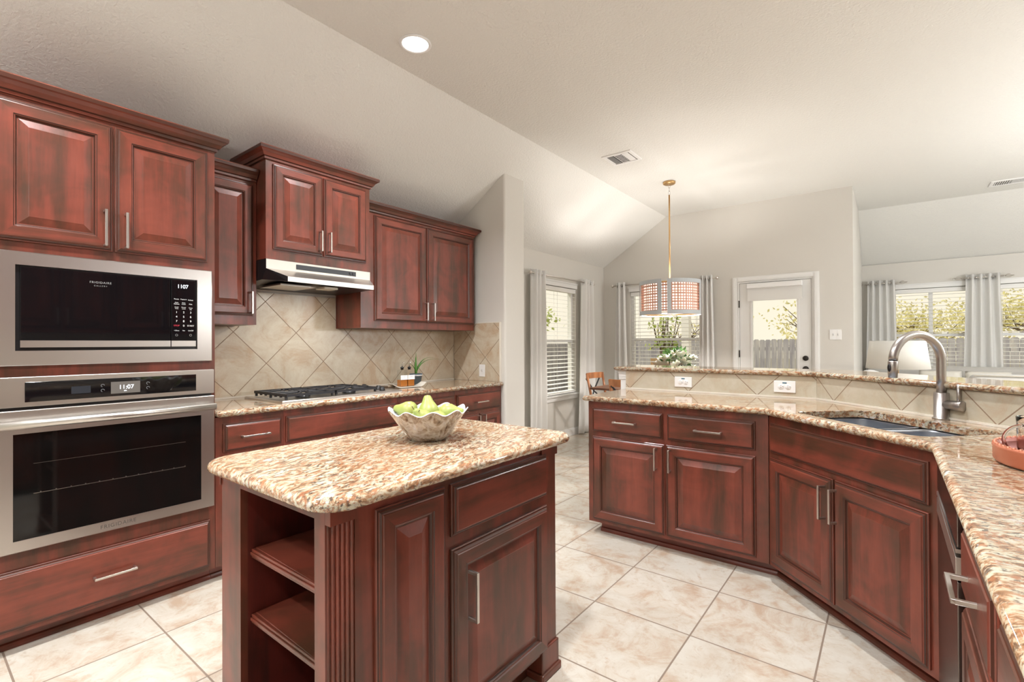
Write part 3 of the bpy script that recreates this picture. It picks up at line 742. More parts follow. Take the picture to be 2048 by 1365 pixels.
def counter(name, label, pts, ztop, hole=None, cat='countertop', th=.036, mat=None):
    """pts counter-clockwise; bullnose all round"""
    bm = bmesh.new(); prof = [(o, z*th/.036) for o, z in BN]
    def ringset(poly, sgn):
        loops = []
        for o, z in prof: loops.append([bm.verts.new((x, y, ztop+z)) for x, y in offset_poly(poly, o*sgn)])
        for a, b in zip(loops[:-1], loops[1:]):
            n = len(a)
            for i in range(n):
                f = bm.faces.new((a[i], a[(i+1) % n], b[(i+1) % n], b[i])); f.smooth = True
        return loops
    L1 = ringset(pts, 1); tops = [L1[0]]; bots = [L1[-1]]
    if hole:
        hp = hole; hl = []
        for o, z in ((.004, 0), (.001, -.001), (0, -.004), (0, -.034), (0, -th)):
            hl.append([bm.verts.new((x, y, ztop+z)) for x, y in offset_poly(hp, -o)])
        for a, b in zip(hl[:-1], hl[1:]):
            n = len(a)
            for i in range(n): bm.faces.new((a[i], a[(i+1) % n], b[(i+1) % n], b[i]))
        tops.append(hl[0]); bots.append(hl[-1])
    from mathutils.geometry import delaunay_2d_cdt
    for grp in (tops, bots):
        flat = [v for lp in grp for v in lp]; es = []; k = 0
        for lp in grp:
            es += [(k+i, k+(i+1) % len(lp)) for i in range(len(lp))]; k += len(lp)
        op = [Vector((v.co.x, v.co.y)) for v in grp[0]]
        def inpoly(p, P):
            c = False
            for a, b in zip(P, P[1:]+P[:1]):
                if (a.y > p.y) != (b.y > p.y) and p.x < (b.x-a.x)*(p.y-a.y)/(b.y-a.y)+a.x: c = not c
            return c
        fo = delaunay_2d_cdt([Vector((v.co.x, v.co.y)) for v in flat], es, [], 0, 1e-7)
        vo, fo, om = fo[0], fo[2], fo[3]
        for f in fo:
            cen = sum((vo[q] for q in f), Vector((0, 0)))/len(f)
            if not inpoly(cen, op): continue
            if len(grp) > 1 and inpoly(cen, [Vector((v.co.x, v.co.y)) for v in grp[1]]): continue
            try: bm.faces.new([flat[om[q][0]] for q in f])
            except (ValueError, IndexError): pass
    bmesh.ops.recalc_face_normals(bm, faces=bm.faces)
    me = bpy.data.meshes.new(name); bm.to_mesh(me); bm.free(); me.materials.append(mat or GR)
    o = bpy.data.objects.new(name, me); C.objects.link(o)
    return tag(o, label, cat)
counter('countertop', 'polished speckled granite countertop of the left run under the gas cooktop', [(-3.447, 1.0725), (-2.808, 1.0725), (-2.808, 3.487), (-3.447, 3.487)], .9125, mat=GRY)
# ================================================================ backsplash of the left run
SPY = splash_mat('splash_tile_left', 'y', 1.403); SPXW = splash_mat('splash_tile_wing', 'x', -3.232); SB = dict(base=(.51, .465, .365), warm=(.48, .38, .275), pale=(.56, .52, .43)); SPX = splash_mat('splash_tile_bar', 'x', -1.123, .4431, **SB); SPD = splash_mat('splash_tile_diag', 'd', -2.578, .4275, **SB)
CAULK = simple('splash_caulk', (.72, .68, .60), .5)
m = MB(); m.box(WX+.0005, WX+.022, 1.075, 3.466, .9135, 1.388); m.box(WX+.0005, WX+.010, 1.4165, 2.165, 1.388, 1.63)
s = m.build('backsplash', SPY); tag(s, 'beige stone tile backsplash set in diamonds behind the cooktop', 'backsplash', 'diamond set tile backsplashes')
m = MB(); m.box(WX+.024, -2.843, 3.468, 3.4895, .9135, 1.460); s2 = m.build('backsplash', SPXW); tag(s2, 'beige tile backsplash on the wing wall behind the single outlet', 'backsplash', 'diamond set tile backsplashes')
m = MB(); m.box(-2.8425, -2.834, 3.467, 3.4895, .9135, 1.468); m.box(WX+.34, -2.8425, 3.467, 3.4895, 1.4605, 1.468); m.build('edge_trim', CAULK, s2)
m = MB(); m.box(WX+.0225, WX+.030, 1.076, 3.46, .9130, .924); m.build('base_trim', CAULK, s)
# ================================================================ peninsula, fronts along y=2.89 then the 45 degree sink run, then x=.15
R45 = -PI/4; Q2 = math.sqrt(2)
def sd(s, d, z=None):
    x, y = (s+d)/Q2, (d-s)/Q2
    return (x, y) if z is None else (x, y, z)
pc = base_cabinet('base_cabinet', 'two-door wooden base cabinet with two drawers at the open left end of the peninsula', (-1.595, 2.89, 0), 0, 1.085, .60,
    [(.034, .511, .680, .836), (.538, 1.023, .680, .836)], [(.034, .521, .10, .648, .521-.047, .56, .135), (.530, 1.023, .10, .648, .530+.030, .56, .135)], m0=.055, m1=-.028)
sk = thing('sink_cabinet', 'angled wooden sink cabinet with a long false front over two doors in the peninsula corner', 'cabinet', (-.508, 2.892, 0), R45)
m = MB(); m.box(0, .926, 0, .012, .078, .876); m.box(0, .018, .012, .45, .078, .60); m.box(.908, .926, .012, .45, .078, .60); m.box(.018, .908, .012, .45, .078, .10); m.build('body', WV, sk)
toe(sk, -.03, .96, .14, m0=0)
cab_drawer(sk, .022, .880, .683, .838, name='false_front', grip=False)
cab_door(sk, .022, .446, .10, .655, .446-.032, .545, .15); cab_door(sk, .455, .880, .10, .655, .455+.022, .545, .15)
# right run (fronts face -X)
dw = thing('dishwasher', 'dark fronted dishwasher with a steel pocket handle band next to the sink cabinet', 'dishwasher', (.150, 2.190, 0), -PI/2)
m = MB(); m.box(.004, .600, .0, .56, .10, .868); m.build('body', BLKM, dw)
DWF = steel_mat('dishwasher_steel', (.16, .13, .12), .2)
m = MB(); m.box(.004, .600, -.022, -.001, .765, .866); m.build('control_panel', DWF, dw, bevel=.002)
m = MB(); m.box(.004, .600, -.022, -.001, .115, .680); m.build('front_panel', DWF, dw, bevel=.002)
m = MB(); m.box(.006, .59, -.024, -.004, .690, .738); m.build('handle_band', NICKEL, dw, bevel=.001)
m = MB(); m.box(.006, .59, -.024, -.004, .748, .758); m.build('upper_strip', NICKEL, dw)
m = MB(); m.box(.006, .598, .04, .06, .0, .098); m.build('kick_plate', BLKM, dw)
base_cabinet('base_cabinet', 'wooden base cabinet with drawer, door and bar pulls nearest the dishwasher', (.150, 1.587, 0), -PI/2, .487, .58,
    [(.045, .455, .683, .838, .14)], [(.045, .455, .10, .655, .42, .565, .15)], 'wooden base cabinets under the right counter')
base_cabinet('base_cabinet', 'wooden base cabinet at the lower right picture corner, nearest the camera', (.150, 1.098, 0), -PI/2, .62, .58,
    [(.03, .59, .683, .838, .14)], [(.03, .306, .10, .655), (.314, .59, .10, .655)], 'wooden base cabinets under the right counter')
# counter with the sink cut-out
S0, S1, D0, D1_ = -2.255, -1.585, 1.712, 2.100
hole = round_corner([sd(S0, D0), sd(S1, D0), sd(S1, D1_), sd(S0, D1_)], [0, 1, 2, 3], .055, 5)
counter('countertop', 'polished granite countertop of the angled peninsula with the sink cut into it', [(-1.622, 2.855), (-.525, 2.855), (.115, 2.215), (.115, -.30), (.755, -.30), (.755, 2.412), (-.336, 3.503), (-1.622, 3.503)], .914, hole)
# wall cabinets over the right counter, out of the picture but mirrored in the oven and microwave glass
for k, (yy, w_) in enumerate(((2.20, .80), (1.39, .80), (.58, .80))):
    t = thing('upper_cabinet', 'wooden wall cabinet over the right counter, mirrored in the dark oven glass', 'cabinet', (.435, yy, 1.39), -PI/2, 'wall cabinets over the right counter')
    b = MB(); b.box(0, w_-.001, 0, .328, 0, .95); b.build('body', WV, t)
    cab_door(t, .03, .395, .04, .91, .365, .15, .15); cab_door(t, .404, w_-.03, .04, .91, .434, .15, .15)
# knee wall
def prism_obj(name, pts, z0, z1, mat, parent=None, bevel=0):
    m = MB(); n = len(pts)
    m.add([(x, y, z0) for x, y in pts]+[(x, y, z1) for x, y in pts], [tuple(range(n-1, -1, -1)), tuple(range(n, 2*n))]+[(i, (i+1) % n, n+(i+1) % n, n+i) for i in range(n)])
    return m.build(name, mat, parent, bevel=bevel)
def offs(k):  # polyline parallel to the bar front, k metres behind y=3.505
    return [(-1.598, 3.505+k), (-.340+k*math.tan(PI/8), 3.505+k), (1.30+k*.7071, 1.865+k*.7071)]
a, b = offs(0), offs(.115)
struct(prism_obj('wall_knee', a+b[::-1], 0, 1.0525, WALL))
def strip(k0, k1, x0):
    a, b = offs(k0), offs(k1); return a, b
a, b = offs(-.0195), offs(-.0005)
a0, a1, a2 = a; b0, b1, b2 = b
s = prism_obj('backsplash', [a0, a1, b1, b0], .915, 1.0515, SPX); tag(s, 'long straight strip of tile backsplash with two outlets under the raised bar top', 'backsplash', 'diamond set tile backsplashes')
a1b = (a1[0]+.001, a1[1]-.0003); b1b = (b1[0]+.001, b1[1])
s = prism_obj('backsplash', [a1b, a2, b2, b1b], .915, 1.0515, SPD); tag(s, 'angled strip of tile backsplash behind the sink faucet', 'backsplash', 'diamond set tile backsplashes')
a, b = offs(-.028), offs(-.0200)
prism_obj('caulk', a+b[::-1], .9145, .924, CAULK); o = bpy.data.objects['caulk']; o.name = 'trim_1'; struct(o)
pl = MB(); pl.box(-1.652, -1.6, 3.507, 3.622, 0, 1.04); pl.box(-1.660, -1.6, 3.499, 3.63, .985, 1.0); pl.box(-1.666, -1.6, 3.4985, 3.636, 1.0, 1.03); pl.box(-1.672, -1.6, 3.4985, 3.64, 1.03, 1.0525)
o = pl.build('trim_2', WHITE, bevel=.003); struct(o)
counter('bar_top', 'raised granite bar top over the tiled knee wall, open to the living room', [(-1.690, 3.465), (-.355, 3.465), (1.40, 1.71), (1.66, 1.97), (-.195, 3.825), (-1.690, 3.825)], 1.084, cat='countertop', th=.031)
# sink
sink = thing('sink', 'undermount double bowl steel sink in the angled peninsula counter', 'sink', sd(-1.93, 1.910, .60), R45)
SNK = steel_mat('sink_steel', (.50, .54, .60), .36, (40, 40, 40))
def basin(x0, x1, y0, y1, zt, zb, r=.05):
    m = MB(); lp = []
    for ins, z in ((-.012, zt), (0, zt), (0, zt-.01), (.012, zb+.03), (.022, zb+.010), (.045, zb)):
        q = round_corner([(x0+ins, y0+ins), (x1-ins, y0+ins), (x1-ins, y1-ins), (x0+ins, y1-ins)], [0, 1, 2, 3], r, 5)
        lp.append([(x, y, z) for x, y in q])
    m.rings(lp, None, False, True, smooth=True); return m
hs = (S1-S0)/2; hd_ = (D1_-D0)/2
basin(-hs-.006, -.022, -hd_+.010, hd_+.006, .275, .075).build('basin', SNK, sink, recalc=False)
basin(.022, hs+.006, -hd_+.010, hd_+.006, .275, .105).build('basin', SNK, sink, recalc=False)
m = MB(); m.box(-.0215, .0215, -hd_-.001, hd_+.001, .235, .262); m.build('divider', SNK, sink, bevel=.006)
for x, z in ((-.17, .076), (.17, .106)):
    m = MB(); m.lathe([(0, 0), (.04, 0), (.042, .002), (.036, .004), (.03, .001), (0, .001)], 24, c=(x, 0, z)); m.build('drain', CHROME, sink)
# faucet: spout turned towards the basin, lever to the right
fa = thing('faucet', 'tall brushed steel gooseneck pull-down faucet behind the sink', 'faucet', sd(-1.938, 2.205, .914), R45)
m = MB(); m.lathe([(.034, 0), (.034, .004), (.030, .007), (.0285, .008), (.0285, .118), (.027, .120), (0, .120)], 32); m.build('base_body', FAUC, fa)
m = MB(); zc = .262; ra = .122; SPY0 = 0
pts = [(0, 0, .12), (0, 0, .20)]+[(0, -ra+ra*math.cos(t), zc+ra*math.sin(t)) for t in [PI*q/22*.98 for q in range(23)]]
e = pts[-1]; 
m.tube(pts, .0178, 24); m.build('spout', FAUC, fa)
m = MB(); t_ = Vector((0, -.03, -1)).normalized(); p0 = Vector(e)-t_*.0; 
m.tube([p0, p0+t_*.004], .0165, 24, 1); m.tube([p0+t_*.004, p0+t_*.008, p0+t_*.035, p0+t_*.080], [.0178, .0195, .0195, .0170], 24, 0); sh_ = m.build('spray_head', [FAUC, BLKM], fa)
m = MB(); q = p0+t_*.035+Vector((0, -.0185, 0)); m.ell(tuple(q), (.009, .005, .018), 14); m.build('spray_button', BLKM, sh_)
m = MB(); m.tube([(.02, 0, .068), (.050, 0, .068), (.052, 0, .068), (.092, 0, .068), (.094, 0, .068)], [.0205, .0205, .022, .022, .0205], 24); lv = m.build('valve', FAUC, fa)
m = MB(); m.tube([(.074, 0, .088), (.075, 0, .10), (.076, 0, .162)], [.0045, .007, .0075], 14); m.build('lever', FAUC, lv)
# outlets
def outlet(x, y, z, w_, h_, label, duplex=True, rz=0, kind='outlet', btn=None):
    root = thing('wall_outlet', label, kind, (x, y, z), rz, 'outlets and switches')
    m = MB(); m.box(-w_/2, w_/2, -.006, -.0005, -h_/2, h_/2); m.build('cover_plate', WPLAST, root, bevel=.0025)
    dk = simple('slot_dark', (.02, .02, .02), .5) if 'slot_dark' not in bpy.data.materials else bpy.data.materials['slot_dark']
    horiz = w_ > h_
    for s in (-1, 1):
        c = (s*.0195, 0) if horiz else (0, s*.0195)
        sck = MB(); sck.lathe([(.0165, 0), (.0165, .0022), (.0155, .003), (0, .003)], 20); M = Matrix.Rotation(PI/2, 4, 'X'); M.translation = (c[0], -.006, c[1]); so_ = sck.build('socket', WPLAST, root, M=M)
        sl = MB()
        for k in (-1, 1):
            if horiz: sl.box(-.0045+.0, .0035, k*.0055-.001, k*.0055+.001, .003, .0034)
            else: sl.box(k*.0055-.001, k*.0055+.001, -.0035, .0045, .003, .0034)
        sl.box(.0085 if horiz else -.002, .0125 if horiz else .002, -.002 if horiz else -.0105, .002 if horiz else -.0065, .003, .0034)
        sl.build('slots', dk, so_)
    if btn: b_ = MB(); b_.box(-.012, .012, -.0068, -.006, .020, .027); b_.build('sticker', simple('blue_sticker', (.02, .12, .20), .5), root)
    return root
outlet(-1.158, 3.485, .985, .122, .072, 'white horizontal outlet in the bar backsplash, the one farther from the sink', btn=1)
outlet(-.520, 3.485, .984, .122, .074, 'white horizontal outlet in the bar backsplash, the one nearer the sink', btn=1)
def switch(x, y, z, w_, h_, n, label):
    root = thing('light_switch', label, 'light switch', (x, y, z), 0, 'outlets and switches')
    m = MB(); m.box(-w_/2, w_/2, -.006, -.0005, -h_/2, h_/2); m.build('cover_plate', WPLAST, root, bevel=.0025)
    for k in range(n):
        u = (k-(n-1)/2)*.046; t = MB(); t.box(u-.005, u+.005, -.0065, -.006, -.012, .012); t.box(u-.0035, u+.0035, -.015, -.006, -.001, .009); t.build('toggle', simple('toggle_grey', (.55, .55, .55), .4), root)
switch(-.483, WY, 1.352, .115, .12, 2, 'white double toggle switch plate on the wall right of the glazed back door')
switch(-3.052, 3.468, 1.010, .072, .116, 1, 'single white switch plate on the tiled wing wall above the left counter')
# ================================================================ island
IL = Vector((-1.32, 1.115, 0)); isl = thing('kitchen_island', 'wooden kitchen island with open end shelves and a fluted corner post', 'kitchen island', IL)
IM = Matrix.Translation(-IL)
X0, X1, Y0, Y1 = -1.625, -1.032, .632, 1.600
m = MB()
m.box(X0, -1.498, Y0, Y0+.02, .10, .845); m.box(-1.098, -1.052, Y0, Y0+.02, .10, .845); m.box(X0, -1.052, Y0, Y0+.02, .845, .877); m.box(-1.498, -1.098, Y0, Y0+.02, .10, .125)
m.box(X0, X0+.02, Y0+.02, Y1, .10, .877); m.box(-1.098, X1, .70, Y1-.001, .10, .877)
m.box(X0+.02, -1.098, 1.02, Y1, .10, .877); m.box(-1.098, -1.080, Y0+.02, .70, .10, .877)
m.build('body', WV, isl, M=IM)
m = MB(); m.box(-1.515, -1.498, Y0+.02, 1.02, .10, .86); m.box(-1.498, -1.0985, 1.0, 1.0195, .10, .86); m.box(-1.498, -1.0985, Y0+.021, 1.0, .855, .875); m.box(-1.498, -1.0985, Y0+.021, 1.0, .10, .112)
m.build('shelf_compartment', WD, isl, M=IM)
for z in (.640, .447):
    m = MB(); m.box(-1.497, -1.099, Y0+.045, .998, z, z+.020); m.box(-1.497, -1.099, Y0+.030, Y0+.045, z-.006, z+.020); m.box(-1.497, -1.099, Y0+.026, Y0+.030, z+.002, z+.012)
    m.build('shelf', WH, isl, M=IM, bevel=.002)
# fluted post in the cut corner
m = MB(); pa, pb = Vector((-1.052, .634)), Vector((-1.0325, .700)); mid_in = Vector((-1.072, .668)); pts = []
nf = 6
for i in range(nf*8+1):
    t = i/(nf*8); p_ = pa.lerp(pb, t); nrm = Vector((pb.y-pa.y, -(pb.x-pa.x))).normalized()
    cv = .006-.0*t; fl_ = abs(math.sin(PI*t*nf)); pts.append(p_+nrm*(fl_*.0045-.004))
poly = [(p_.x, p_.y) for p_ in pts]+[(-1.079, .70), (-1.079, .634)]
n = len(poly); m.add([(x, y, .10) for x, y in poly]+[(x, y, .838) for x, y in poly], [tuple(range(n-1, -1, -1)), tuple(range(n, 2*n))]+[(i, (i+1) % n, n+(i+1) % n, n+i) for i in range(n)])
m.build('fluted_post', [WV], isl, M=IM)
m = MB(); m.box(-1.0515, X1+.003, Y0, .70, .839, .8775); m.build('post_block', WV, isl, M=IM)
m = MB(); m.box(X0-.006, X1+.006, Y1-.03, Y1+.006, .835, .877); m.box(X0-.006, X0-.0005, Y0-.004, Y1-.03, .835, .877); m.box(X1+.0032, X1+.006, Y1-.10, Y1-.03, .835, .877); m.build('apron_strip', WV, isl, M=IM)
def on_side(o, y, z): o.matrix_local = IM @ Matrix.Translation((X1, y, z)) @ Matrix.Rotation(PI/2, 4, 'Z')
d = cab_door(isl, 0, .243, 0, .735, fw=.052); on_side(d, .754, .112); d.location.x += .0005
d = cab_door(isl, 0, .506, 0, .542, .063, .389, .150, fw=.055); on_side(d, 1.022, .113); d.location.x += .0005
d = cab_drawer(isl, 0, .504, 0, .155, grip=False); on_side(d, 1.022, .693); d.location.x += .0005
for (x0, x1) in ((X0-.008, X0+.07), (X1-.075, X1+.008)):
    for (y0, y1) in ((Y0-.006, Y0+.085), (Y1-.105, Y1+.008)):
        m = MB(); m.box(x0, x1, y0, y1, .0, .118); ft = m.build('corner_foot', WV, isl, M=IM, bevel=.004)
        m = MB(); m.box(x0-.008, x1+.008, y0-.008, y1+.008, 0, .030); m.build('foot_moulding', WH, ft, bevel=.006)
m = MB(); m.box(X0+.05, X1-.06, Y0+.06, Y1-.06, 0, .0995); m.build('toe_kick', WH, isl, M=IM)
ip = round_corner([(-1.682, .582), (-.975, .582), (-.975, 1.668), (-1.682, 1.668)], [0, 1], .095, 8)
ip = round_corner(ip, [len(ip)-2, len(ip)-1], .075, 6)
counter('countertop', 'granite top of the kitchen island with rounded corners carrying the pear bowl', ip, .9145, mat=GRY)
# ================================================================ gas cooktop
ct = thing('gas_cooktop', 'stainless gas cooktop with black cast iron grates in the left counter', 'cooktop', (-2.862, 1.445, .9130), R90)
CW, CD = .905, .50
m = MB(); lo = [rect(0, CW, 0, CD, 0, 0)]
def hr(i, z): return [(i, i, z), (CW-i, i, z), (CW-i, CD-i, z), (i, CD-i, z)]
m.rings([hr(0, 0), hr(0, .008), hr(.006, .013), hr(.016, .013), hr(.03, .009)], None, True, True); m.build('tray', STEEL, ct)
for gx in (.045, .385):
    g = MB(); w_, d_ = .325, .43; y0 = .035; zt = .052
    for (a0, a1, b0, b1) in ((0, w_, 0, .014), (0, w_, d_-.014, d_), (0, .014, 0, d_), (w_-.014, w_, 0, d_), (0, w_, d_/2-.007, d_/2+.007)): g.box(gx+a0, gx+a1, y0+b0, y0+b1, zt-.020, zt-.004)
    for fy in (.107, .323):
        for ang in range(0, 360, 45):
            a = math.radians(ang); L0, L1 = .035, (.100 if ang % 90 else .150)
            if ang in (90, 270): L1 = .10
            g.bar((gx+w_/2+L0*math.cos(a), y0+fy+L0*math.sin(a), zt-.006), (gx+w_/2+L1*math.cos(a), y0+fy+L1*math.sin(a), zt-.010), .009, .012)
    for k in range(7):
        yy = y0+.02+k*(d_-.04)/6
        for xx in (gx+.001, gx+w_-.013): g.box(xx, xx+.012, yy-.008, yy+.008, .0132 if k % 3 == 0 else .024, zt-.018)
    g.build('grate', IRON, ct, bevel=.0015, seg=1)
    for fy in (.107, .323):
        bn = MB(); bn.lathe([(.045, 0), (.045, .008), (.036, .012), (.034, .018), (0, .020)], 24, c=(gx+w_/2, y0+fy, .0132)); bn.build('burner', BLKM, ct)
for (kx_, ky_) in ((.800, .10), (.835, .19), (.790, .28), (.835, .37), (.800, .44)):
    k = MB(); k.lathe([(.021, 0), (.021, .008), (.018, .010), (.017, .026), (.014, .029), (0, .029)], 20, c=(kx_, ky_, .0102)); k.box(kx_-.003, kx_+.003, ky_-.017, ky_+.017, .036, .0405); k.build('knob', BLKM, ct)
# ================================================================ things on the left counter
tr = thing('serving_tray', 'small pale curved tray under the two oil bottles', 'tray', (-3.10, 2.60, .9135), R90-.15)
m = MB(); vs = []; nx = 24
for i in range(nx+1):
    u = -1+2*i/nx; x = .155*u; z = .030*max(0, abs(u)-.62)**1.5/.38**1.5+.003
    hw = .055*(1-.25*abs(u)**4)
    for y in (-hw, hw): vs += [(x, y, z), (x, y, z+.004)]
fs = []
for i in range(nx):
    a = i*4; b = a+4; fs += [(a+1, b+1, b+3, a+3), (a, a+2, b+2, b), (a, b, b+1, a+1), (a+2, a+3, b+3, b+2)]
fs += [(0, 1, 3, 2), (nx*4, nx*4+2, nx*4+3, nx*4+1)]
m.add(vs, fs, 0, False); m.build('tray_body', simple('pale_ceramic', (.70, .66, .58), .25), tr)
OIL = NT('amber_oil'); OIL.p(Base_Color=(.40, .135, .025), Roughness=.15, Specular_IOR_Level=.5)
LABEL = simple('paper_label', (.80, .80, .82), .6); LTXT = simple('faint_label_ink', (.50, .52, .58), .7)
def bottle(x, y, label):
    root = thing('oil_bottle', label, 'bottle', (x, y, .9215), R90-.15, 'square oil bottles on the tray')
    h = .052; m = MB()
    def sq(r, z): return [(sx*r+q*0, sy*r, z) for sx, sy in ((-1, -1), (1, -1), (1, 1), (-1, 1)) for q in (0,)]
    m.rings([sq(.0295, 0), sq(.031, .003), sq(.031, .128), sq(.025, .136)], None, True, True); m.build('glass_body', CLEAR, root, bevel=.003)
    m = MB(); m.box(-.0285, .0285, -.0285, .0285, .003, .054); m.build('oil', OIL.mat, root)
    m = MB(); m.box(-.0315, .0315, -.0318, -.0311, .056, .092); lb = m.build('paper_label', LABEL, root)
    for z_, s_ in ((.079, .010), (.068, .006)): text_mesh('oil' if 'left' in label else 'vinegar', s_, 'label_print', LTXT, lb, faceM(0, -.0319, z_)) if z_ > .07 else None
    m = MB(); m.lathe([(.012, .1365), (.012, .148), (.015, .149), (.015, .155), (.006, .160), (0, .160)], 16); m.build('stopper', BLKM, root)
    m = MB(); m.tube([(0, 0, .160), (0, 0, .178), (.003, -.004, .190), (.010, -.012, .197)], [.0045, .0042, .0038, .003], 10); m.build('pour_spout', CHROME, root)
bottle(-3.118, 2.560, 'square glass oil bottle with white label, the left one of the pair')
bottle(-3.108, 2.626, 'square glass oil bottle with white label, the right one, beside the aloe pot')
al = thing('potted_aloe', 'small aloe plant in a grey pot with a white band on the left counter', 'potted plant', (-3.215, 2.790, .9130))
PG = simple('slate_grey_pot', (.085, .11, .13), .5)
m = MB(); m.lathe([(.036, 0), (.038, .002), (.052, .083), (.055, .086), (.055, .098), (.050, .098), (.048, .085), (0, .085)], 32); po = m.build('pot', PG, al)
m = MB(); m.lathe([(.0535, .080), (.0545, .080), (.0552, .088), (.0545, .088)], 32); m.build('band', WPLAST, po, recalc=True)
m = MB(); m.lathe([(0, .0852), (.0475, .0852), (.04, .089), (0, .090)], 20); m.build('soil', simple('potting_soil', (.03, .02, .012), .9), al)
AL = NT('aloe_green'); nn = AL.noise(AL.coords(), 30, 3); AL.p(Base_Color=AL.ramp(nn, [(.3, (.05, .17, .03)), (.7, (.15, .34, .07))]), Roughness=.4)
def leaf(dx, dy, h, w0, curl, name='leaf'):
    m = MB(); N = 14; vs = []
    d = Vector((dx, dy, 0)); side = Vector((-dy, dx, 0)).normalized() if d.length > 1e-4 else Vector((0, 1, 0))
    for i in range(N+1):
        t = i/N; p_ = Vector((0, 0, .085))+d*(t**curl)+Vector((0, 0, h*(t if curl < 1.5 else math.sin(min(t*1.25, 1.4)*PI/2)/1.0)))
        w_ = w0*(1-t)**.6*(.75+.5*math.sin(PI*min(t*1.3, 1))); th = w_*.35
        vs += [p_-side*w_, p_+Vector((0, 0, -th))-d*.0, p_+side*w_, p_+Vector((0, 0, th*.4))]
    fs = [(i*4+k, i*4+(k+1) % 4, i*4+4+(k+1) % 4, i*4+4+k) for i in range(N) for k in range(4)]+[(3, 2, 1, 0)]
    m.add(vs, fs, 0, True); return m.build(name, AL.mat, al)
leaf(-.02, -.03, .24, .011, 1.0); leaf(-.01, .01, .20, .009, 1.0); leaf(.03, .03, .13, .010, 1.0); leaf(.05, .27, .135, .012, 1.8); leaf(.02, .21, .15, .012, 1.6); leaf(-.02, -.115, .10, .009, 1.8); leaf(.01, -.015, .16, .012, 1.0)
sr = thing('spoon_rest', 'dark wooden spoon rest lying between the cooktop and the tray', 'spoon rest', (-3.12, 2.445, .9135), R90)
m = MB(); m.ell((0, 0, .008), (.045, .03, .007), 20); m.tube([(-.03, 0, .010), (-.075, .015, .016), (-.11, .03, .024)], [.012, .009, .007], 10); m.build('rest_body', simple('dark_walnut', (.06, .035, .018), .4), sr)
# ================================================================ pear bowl on the island
bl = thing('fruit_bowl', 'scalloped mother-of-pearl bowl full of pears on the island top', 'bowl', (-1.345, 1.225, .9150))
BM_ = NT('pearl_mosaic'); v = BM_.coords(scale=(1, 1, .6)); a = BM_.noise(v, 22, 4, .6, 1.5); b = BM_.noise(v, 60, 3, .6, .5)
cc = BM_.ramp(a, [(.36, (.11, .065, .04)), (.47, (.30, .24, .18)), (.58, (.50, .48, .46)), (.72, (.26, .20, .14))]); cc = BM_.mix(BM_.ramp(b, [(.45, 0.0), (.7, .5)]), cc, (.68, .66, .60))
BM_.p(Base_Color=cc, Roughness=.12, Coat_Weight=.6, Coat_Roughness=.05, Metallic=.15)
PRL = simple('pearl_inside', (.68, .70, .76), .2)
nw = 10
def wav(r, z, a):
    t = max(0, (r-.07)/.075); return r*(1+.025*t*math.cos(nw*a)), z+.008*t*t*math.cos(nw*a)
m = MB(); m.lathe([(0, .0), (.058, 0), (.066, .001), (.082, .018), (.105, .052), (.128, .085), (.145, .107)], 120, 0, fn=wav, caps=False)
o = m.build('outer_shell', BM_.mat, bl, recalc=False); 
m = MB(); m.lathe([(.145, .107), (.144, .110), (.141, .109), (.124, .085), (.100, .052), (.078, .022), (.060, .008), (0, .006)], 120, 0, fn=wav, caps=False); m.build('inner_shell', PRL, bl, recalc=False)
PEAR = NT('pear_skin'); pv = PEAR.coords(); n1 = PEAR.noise(pv, 14, 3); n2 = PEAR.noise(pv, 120, 2)
pcx = PEAR.ramp(n1, [(.3, (.26, .33, .07)), (.7, (.40, .41, .12))]); pcx = PEAR.mix(PEAR.ramp(n2, [(.62, 0.0), (.7, .4)]), pcx, (.28, .26, .07)); PEAR.p(Base_Color=pcx, Roughness=.38, Subsurface_Weight=.05)
STM = simple('stem_brown', (.09, .05, .025), .6)
pp = [(0, 0), (.012, .0015), (.028, .008), (.037, .022), (.0385, .036), (.034, .052), (.025, .066), (.018, .078), (.0145, .088), (.010, .095), (.004, .0965), (0, .096)]
def pear(p, rot, label, s=1.0):
    root = thing('pear', label, 'pear', (bl.location.x+p[0], bl.location.y+p[1], bl.location.z+p[2]), 0, 'pears in the bowl')
    root.rotation_euler = rot; root.scale = (s, s, s)
    m = MB(); m.lathe(pp, 28); m.build('flesh', PEAR.mat, root)
    m = MB(); m.tube([(0, 0, .094), (.001, 0, .104), (.004, .001, .114)], [.0016, .0015, .0022], 8); m.build('stem', STM, root)
r_ = math.radians
# camera-facing frame at the bowl: right = (.79,.613), away = (-.613,.79)
def fr(rt, aw): return (rt*.79-aw*.613, rt*.613+aw*.79)
x, y = fr(.005, .0); pear((x, y, .058), (r_(-8), r_(-16), 0), 'large upright pear standing on top in the middle of the bowl', 1.08)
x, y = fr(.012, -.062); pear((x, y, .068), (r_(42), r_(-20), 0), 'small pear in front of the upright one, its dark stem pointing at the viewer', .78)
x, y = fr(.040, .010); pear((x, y, .088), (r_(10), r_(82), r_(38)), 'pear lying on its side at the right, brown stem over the bowl rim', .98)
x, y = fr(-.045, .020); pear((x, y, .094), (r_(0), r_(-80), r_(30)), 'pear lying on its side at the left rear of the bowl', .95)
x, y = fr(-.036, -.030); pear((x, y, .050), (r_(25), r_(40), 0), 'pear low at the front left of the bowl, mostly below the rim', .9)
x, y = fr(.050, -.028); pear((x, y, .072), (r_(62), r_(62), 0), 'pear low at the front right of the bowl, mostly below the rim', .85)
x, y = fr(.02, .078); pear((x, y, .058), (r_(-60), r_(10), 0), 'pear at the back of the bowl behind the upright one', .9)
